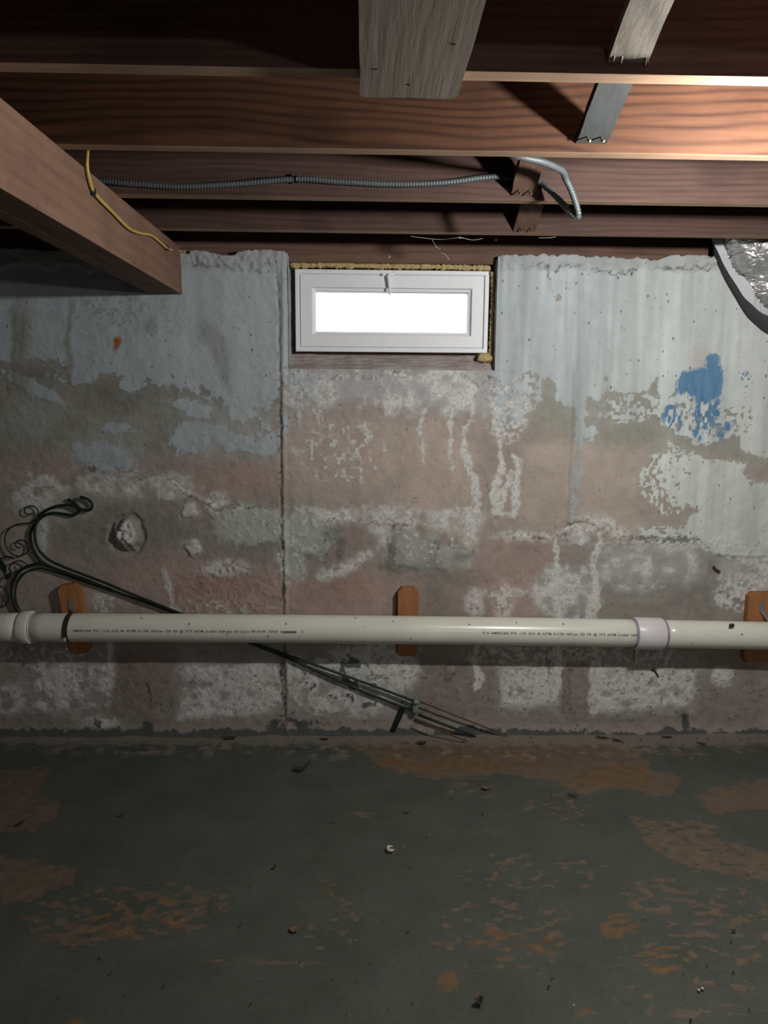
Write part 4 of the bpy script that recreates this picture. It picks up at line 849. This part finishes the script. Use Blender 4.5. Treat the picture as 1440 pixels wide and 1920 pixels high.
# ------------------------------------------------------------------ debris
def flake(name, u, v, L_, W_, rot, mat, label, cat='debris', curl=0.35, zoff=0.0, seed=1, spiky=0.25):
    c = on_z(u, v, 0.004 + zoff); rr = random.Random(seed); n = 14; vs = [(0, 0, 0.0)]; th = 0.0016
    for i in range(n):
        t = 2 * math.pi * i / n; k = 1 + rr.uniform(-spiky, spiky); vs.append((math.cos(t) * L_ / 2 * k, math.sin(t) * W_ / 2 * k, 0))
    cr, sr = math.cos(rot), math.sin(rot); top = []
    for x, y, _ in vs:
        z = curl * abs(x / L_) ** 1.5 * W_ * 1.4 + rr.uniform(0, 0.12) * W_; top.append((c.x + x * cr - y * sr, c.y + x * sr + y * cr, c.z + z + th))
    bot = [(x, y, z - th) for x, y, z in top]; m_ = n + 1
    fs = [(0, i, i % n + 1) for i in range(1, m_)] + [(m_, m_ + i % n + 1, m_ + i) for i in range(1, m_)] + [(i, m_ + i, m_ + i % n + 1, i % n + 1) for i in range(1, m_)]
    o = link(name, top + bot, fs, MAT[mat]); return tag(o, label, cat)
flake('dry_leaf', 565, 1443, 0.050, 0.032, 0.2, 'leaf', 'dark dry leaf on the green floor left of centre', 'leaf', 0.9, seed=2, spiky=0.5)
flake('wood_chip', 430, 1384, 0.062, 0.020, -0.05, 'leaf', 'dark wood chip on the floor against the wall base at left', 'chip', seed=3)
flake('wood_chip', 792, 1393, 0.042, 0.022, 0.05, 'leaf', 'dark crumb of dirt below the foot of the iron hook', 'chip', seed=4)
flake('dry_leaf', 912, 1478, 0.038, 0.018, 0.2, 'leaf2', 'small tan leaf on the edge of the brown floor stain', 'leaf', 0.8, seed=5)
flake('twig', 1074, 1491, 0.034, 0.009, -0.3, 'leaf', 'short dark twig on the floor right of the tan leaf', 'twig', seed=6)
flake('twig', 1128, 1383, 0.060, 0.012, -0.35, 'leaf', 'dark twig at the wall base below the pipe coupling', 'twig', seed=7)
flake('twig', 1157, 1388, 0.040, 0.015, -0.5, 'leaf', 'curled dark twig end just right of the twig below the coupling', 'twig', seed=8)
flake('wood_chip', 1251, 1382, 0.046, 0.010, 0.0, 'leaf', 'flat dark sliver at the wall base near the right', 'chip', seed=9)
flake('twig', 1315, 1394, 0.040, 0.008, -0.4, 'leaf', 'thin dark twig on the floor farthest right by the wall', 'twig', seed=10)
flake('wood_chip', 608, 1386, 0.036, 0.012, -0.2, 'leaf', 'dark reddish chip at the wall base below the window', 'chip', seed=11)
flake('dirt_crumb', 898, 1879, 0.020, 0.022, 0.4, 'leaf', 'dark crumb on the floor near the bottom edge', 'debris', 0.8, seed=12, spiky=0.4)
flake('dirt_crumb', 38, 1545, 0.026, 0.016, 0.8, 'leaf', 'dark crumb on the brown floor patch at far left', 'debris', 0.8, seed=13)
flake('dirt_crumb', 1376, 1746, 0.014, 0.006, 0.1, 'leaf', 'small black crumb on the floor at lower right', 'debris', seed=14)
flake('dirt_crumb', 515, 1626, 0.010, 0.012, 0.1, 'leaf', 'small black crumb on the bare green floor left of the pale shell', 'debris', seed=15)
flake('dirt_crumb', 228, 1529, 0.018, 0.010, 0.7, 'leaf', 'dark crumb on the left half of the green floor', 'debris', 0.8, seed=16)
flake('twig', 762, 1524, 0.024, 0.005, 0.1, 'leaf', 'thin twig on the floor above the pale shell', 'twig', seed=17)
flake('paint_chip', 551, 1743, 0.024, 0.020, 0.0, 'leaf2', 'tan paint chip flat on the floor below centre', 'chip', 0.1, seed=18)
# pale curled shell
c = on_z(733, 1593, 0.004); pts = [(c.x + 0.010 * math.cos(t), c.y + 0.012 * math.sin(t), c.z + 0.004 + 0.001 * math.sin(3 * t)) for t in [0.9 + i * 0.42 for i in range(13)]]
o = MB().tube(pts, [0.001 + 0.0052 * math.sin(math.pi * (i + 0.6) / 13.5) for i in range(13)], 8).out('shell_curl', MAT['shell'], None, True); tag(o, 'pale curled shell lying on the green floor at centre', 'shell')
for i, (u, v) in enumerate(((1310, 1856), (1317, 1853))):
    c = on_z(u, v, 0.005); o = MB().ico(tuple(c), 0.0045, 1, (1, 1, 0.5)).out('pale_bead', MAT['shell'], None, True)
    tag(o, ('left', 'right')[i] + ' one of two pale beads on the floor at lower right', 'bead')
# leaf caught on the pipe and rust curl on the wall
p = pipe_c(xat(1370)); q_ = on_y(1370, 1172, p.y - 0.046)
o = MB().ico((q_.x, q_.y - 0.006, q_.z), 0.011, 2, (1, 0.5, 0.8)).out('dry_leaf', MAT['leaf'], None)
rr = random.Random(4)
for v in o.data.vertices: v.co *= 1 + rr.uniform(-0.35, 0.3)
tag(o, 'scrap of brown leaf stuck on the right part of the white pipe', 'leaf')
q_ = [on_y(u, v, D - 0.006) for u, v in ((1222, 1256), (1229, 1260), (1234, 1269))]
tag(MB().tube(spline(q_, 5), 0.0035, 7).out('bark_curl', MAT['leaf'], None, True), 'dark bark curl on the wall just below the pipe coupling', 'debris')
q_ = [on_y(u, v, D - 0.008) for u, v in ((1338, 1062), (1343, 1068), (1350, 1072))]
tag(MB().tube(spline(q_, 5), 0.005, 7).out('bark_curl', MAT['rust'], None, True), 'reddish bark curl on the wall above the right block', 'debris')
q_ = [on_y(u, v, D - 0.03) for u, v in ((1193, 1214), (1193, 1226), (1192, 1240))]
tag(MB().tube(q_, [0.003, 0.0035, 0.002], 7).out('drip_stub', MAT['shell'], None, True), 'pale drip stub hanging behind the pipe at the right coupling', 'debris')
# grit: nobody could count it
gm = MB(); rr = random.Random(99)
for i in range(420):
    if i < 230: u, v = rr.uniform(0, 1440), 1384 + abs(rr.gauss(0, 9))
    else: u, v = rr.uniform(0, 1440), rr.uniform(1400, 1915)
    c = on_z(u, v, 0.003)
    if c.y > D - 0.02: continue
    s = 0.0012 + 0.0035 * rr.random() ** 3
    c.z += 0.012 * max(0, (c.y - 2.86) / 0.08) ** 2
    gm.add([c + Vector((s, 0, 0)), c + Vector((-s * .6, s, 0)), c + Vector((-s * .8, -s * .7, 0)), c + Vector((0, 0, s))], [(0, 1, 3), (1, 2, 3), (2, 0, 3), (2, 1, 0)])
tag(gm.out('floor_grit', MAT['leaf']), 'fine dark grit scattered over the green floor along the wall', 'grit', kind='stuff')
# cobwebs
wm = MB(); rr = random.Random(5)
def thread(pts, r=0.0006): wm.tube(spline(pts, 4), r, 4)
yw = JY[4] + 0.03
for p in (((770, 443), (800, 447), (830, 449), (860, 446), (880, 449)), ((810, 449), (818, 462), (826, 468)), ((826, 474), (836, 478), (842, 488)), ((660, 410), (668, 398), (690, 375)), ((860, 444), (885, 450), (905, 447)), ((730, 478), (729, 484), (732, 480)), ((1010, 446), (1030, 446), (1042, 444)), ((320, 400), (335, 385), (345, 374)), ((920, 300), (932, 304), (965, 297)), ((885, 400), (900, 392), (915, 386))):
    thread([on_y(u, v, yw) for u, v in p], 0.0006)
for (u, v) in ((818, 464), (841, 485), (862, 447), (930, 450), (666, 402), (731, 482)): wm.ico(tuple(on_y(u, v, yw)), 0.0022, 1, (1.1, 0.5, 0.6))
tag(wm.out('cobweb', MAT['web']), 'thin grey cobwebs hanging from the joists above the window', 'cobweb', kind='stuff')
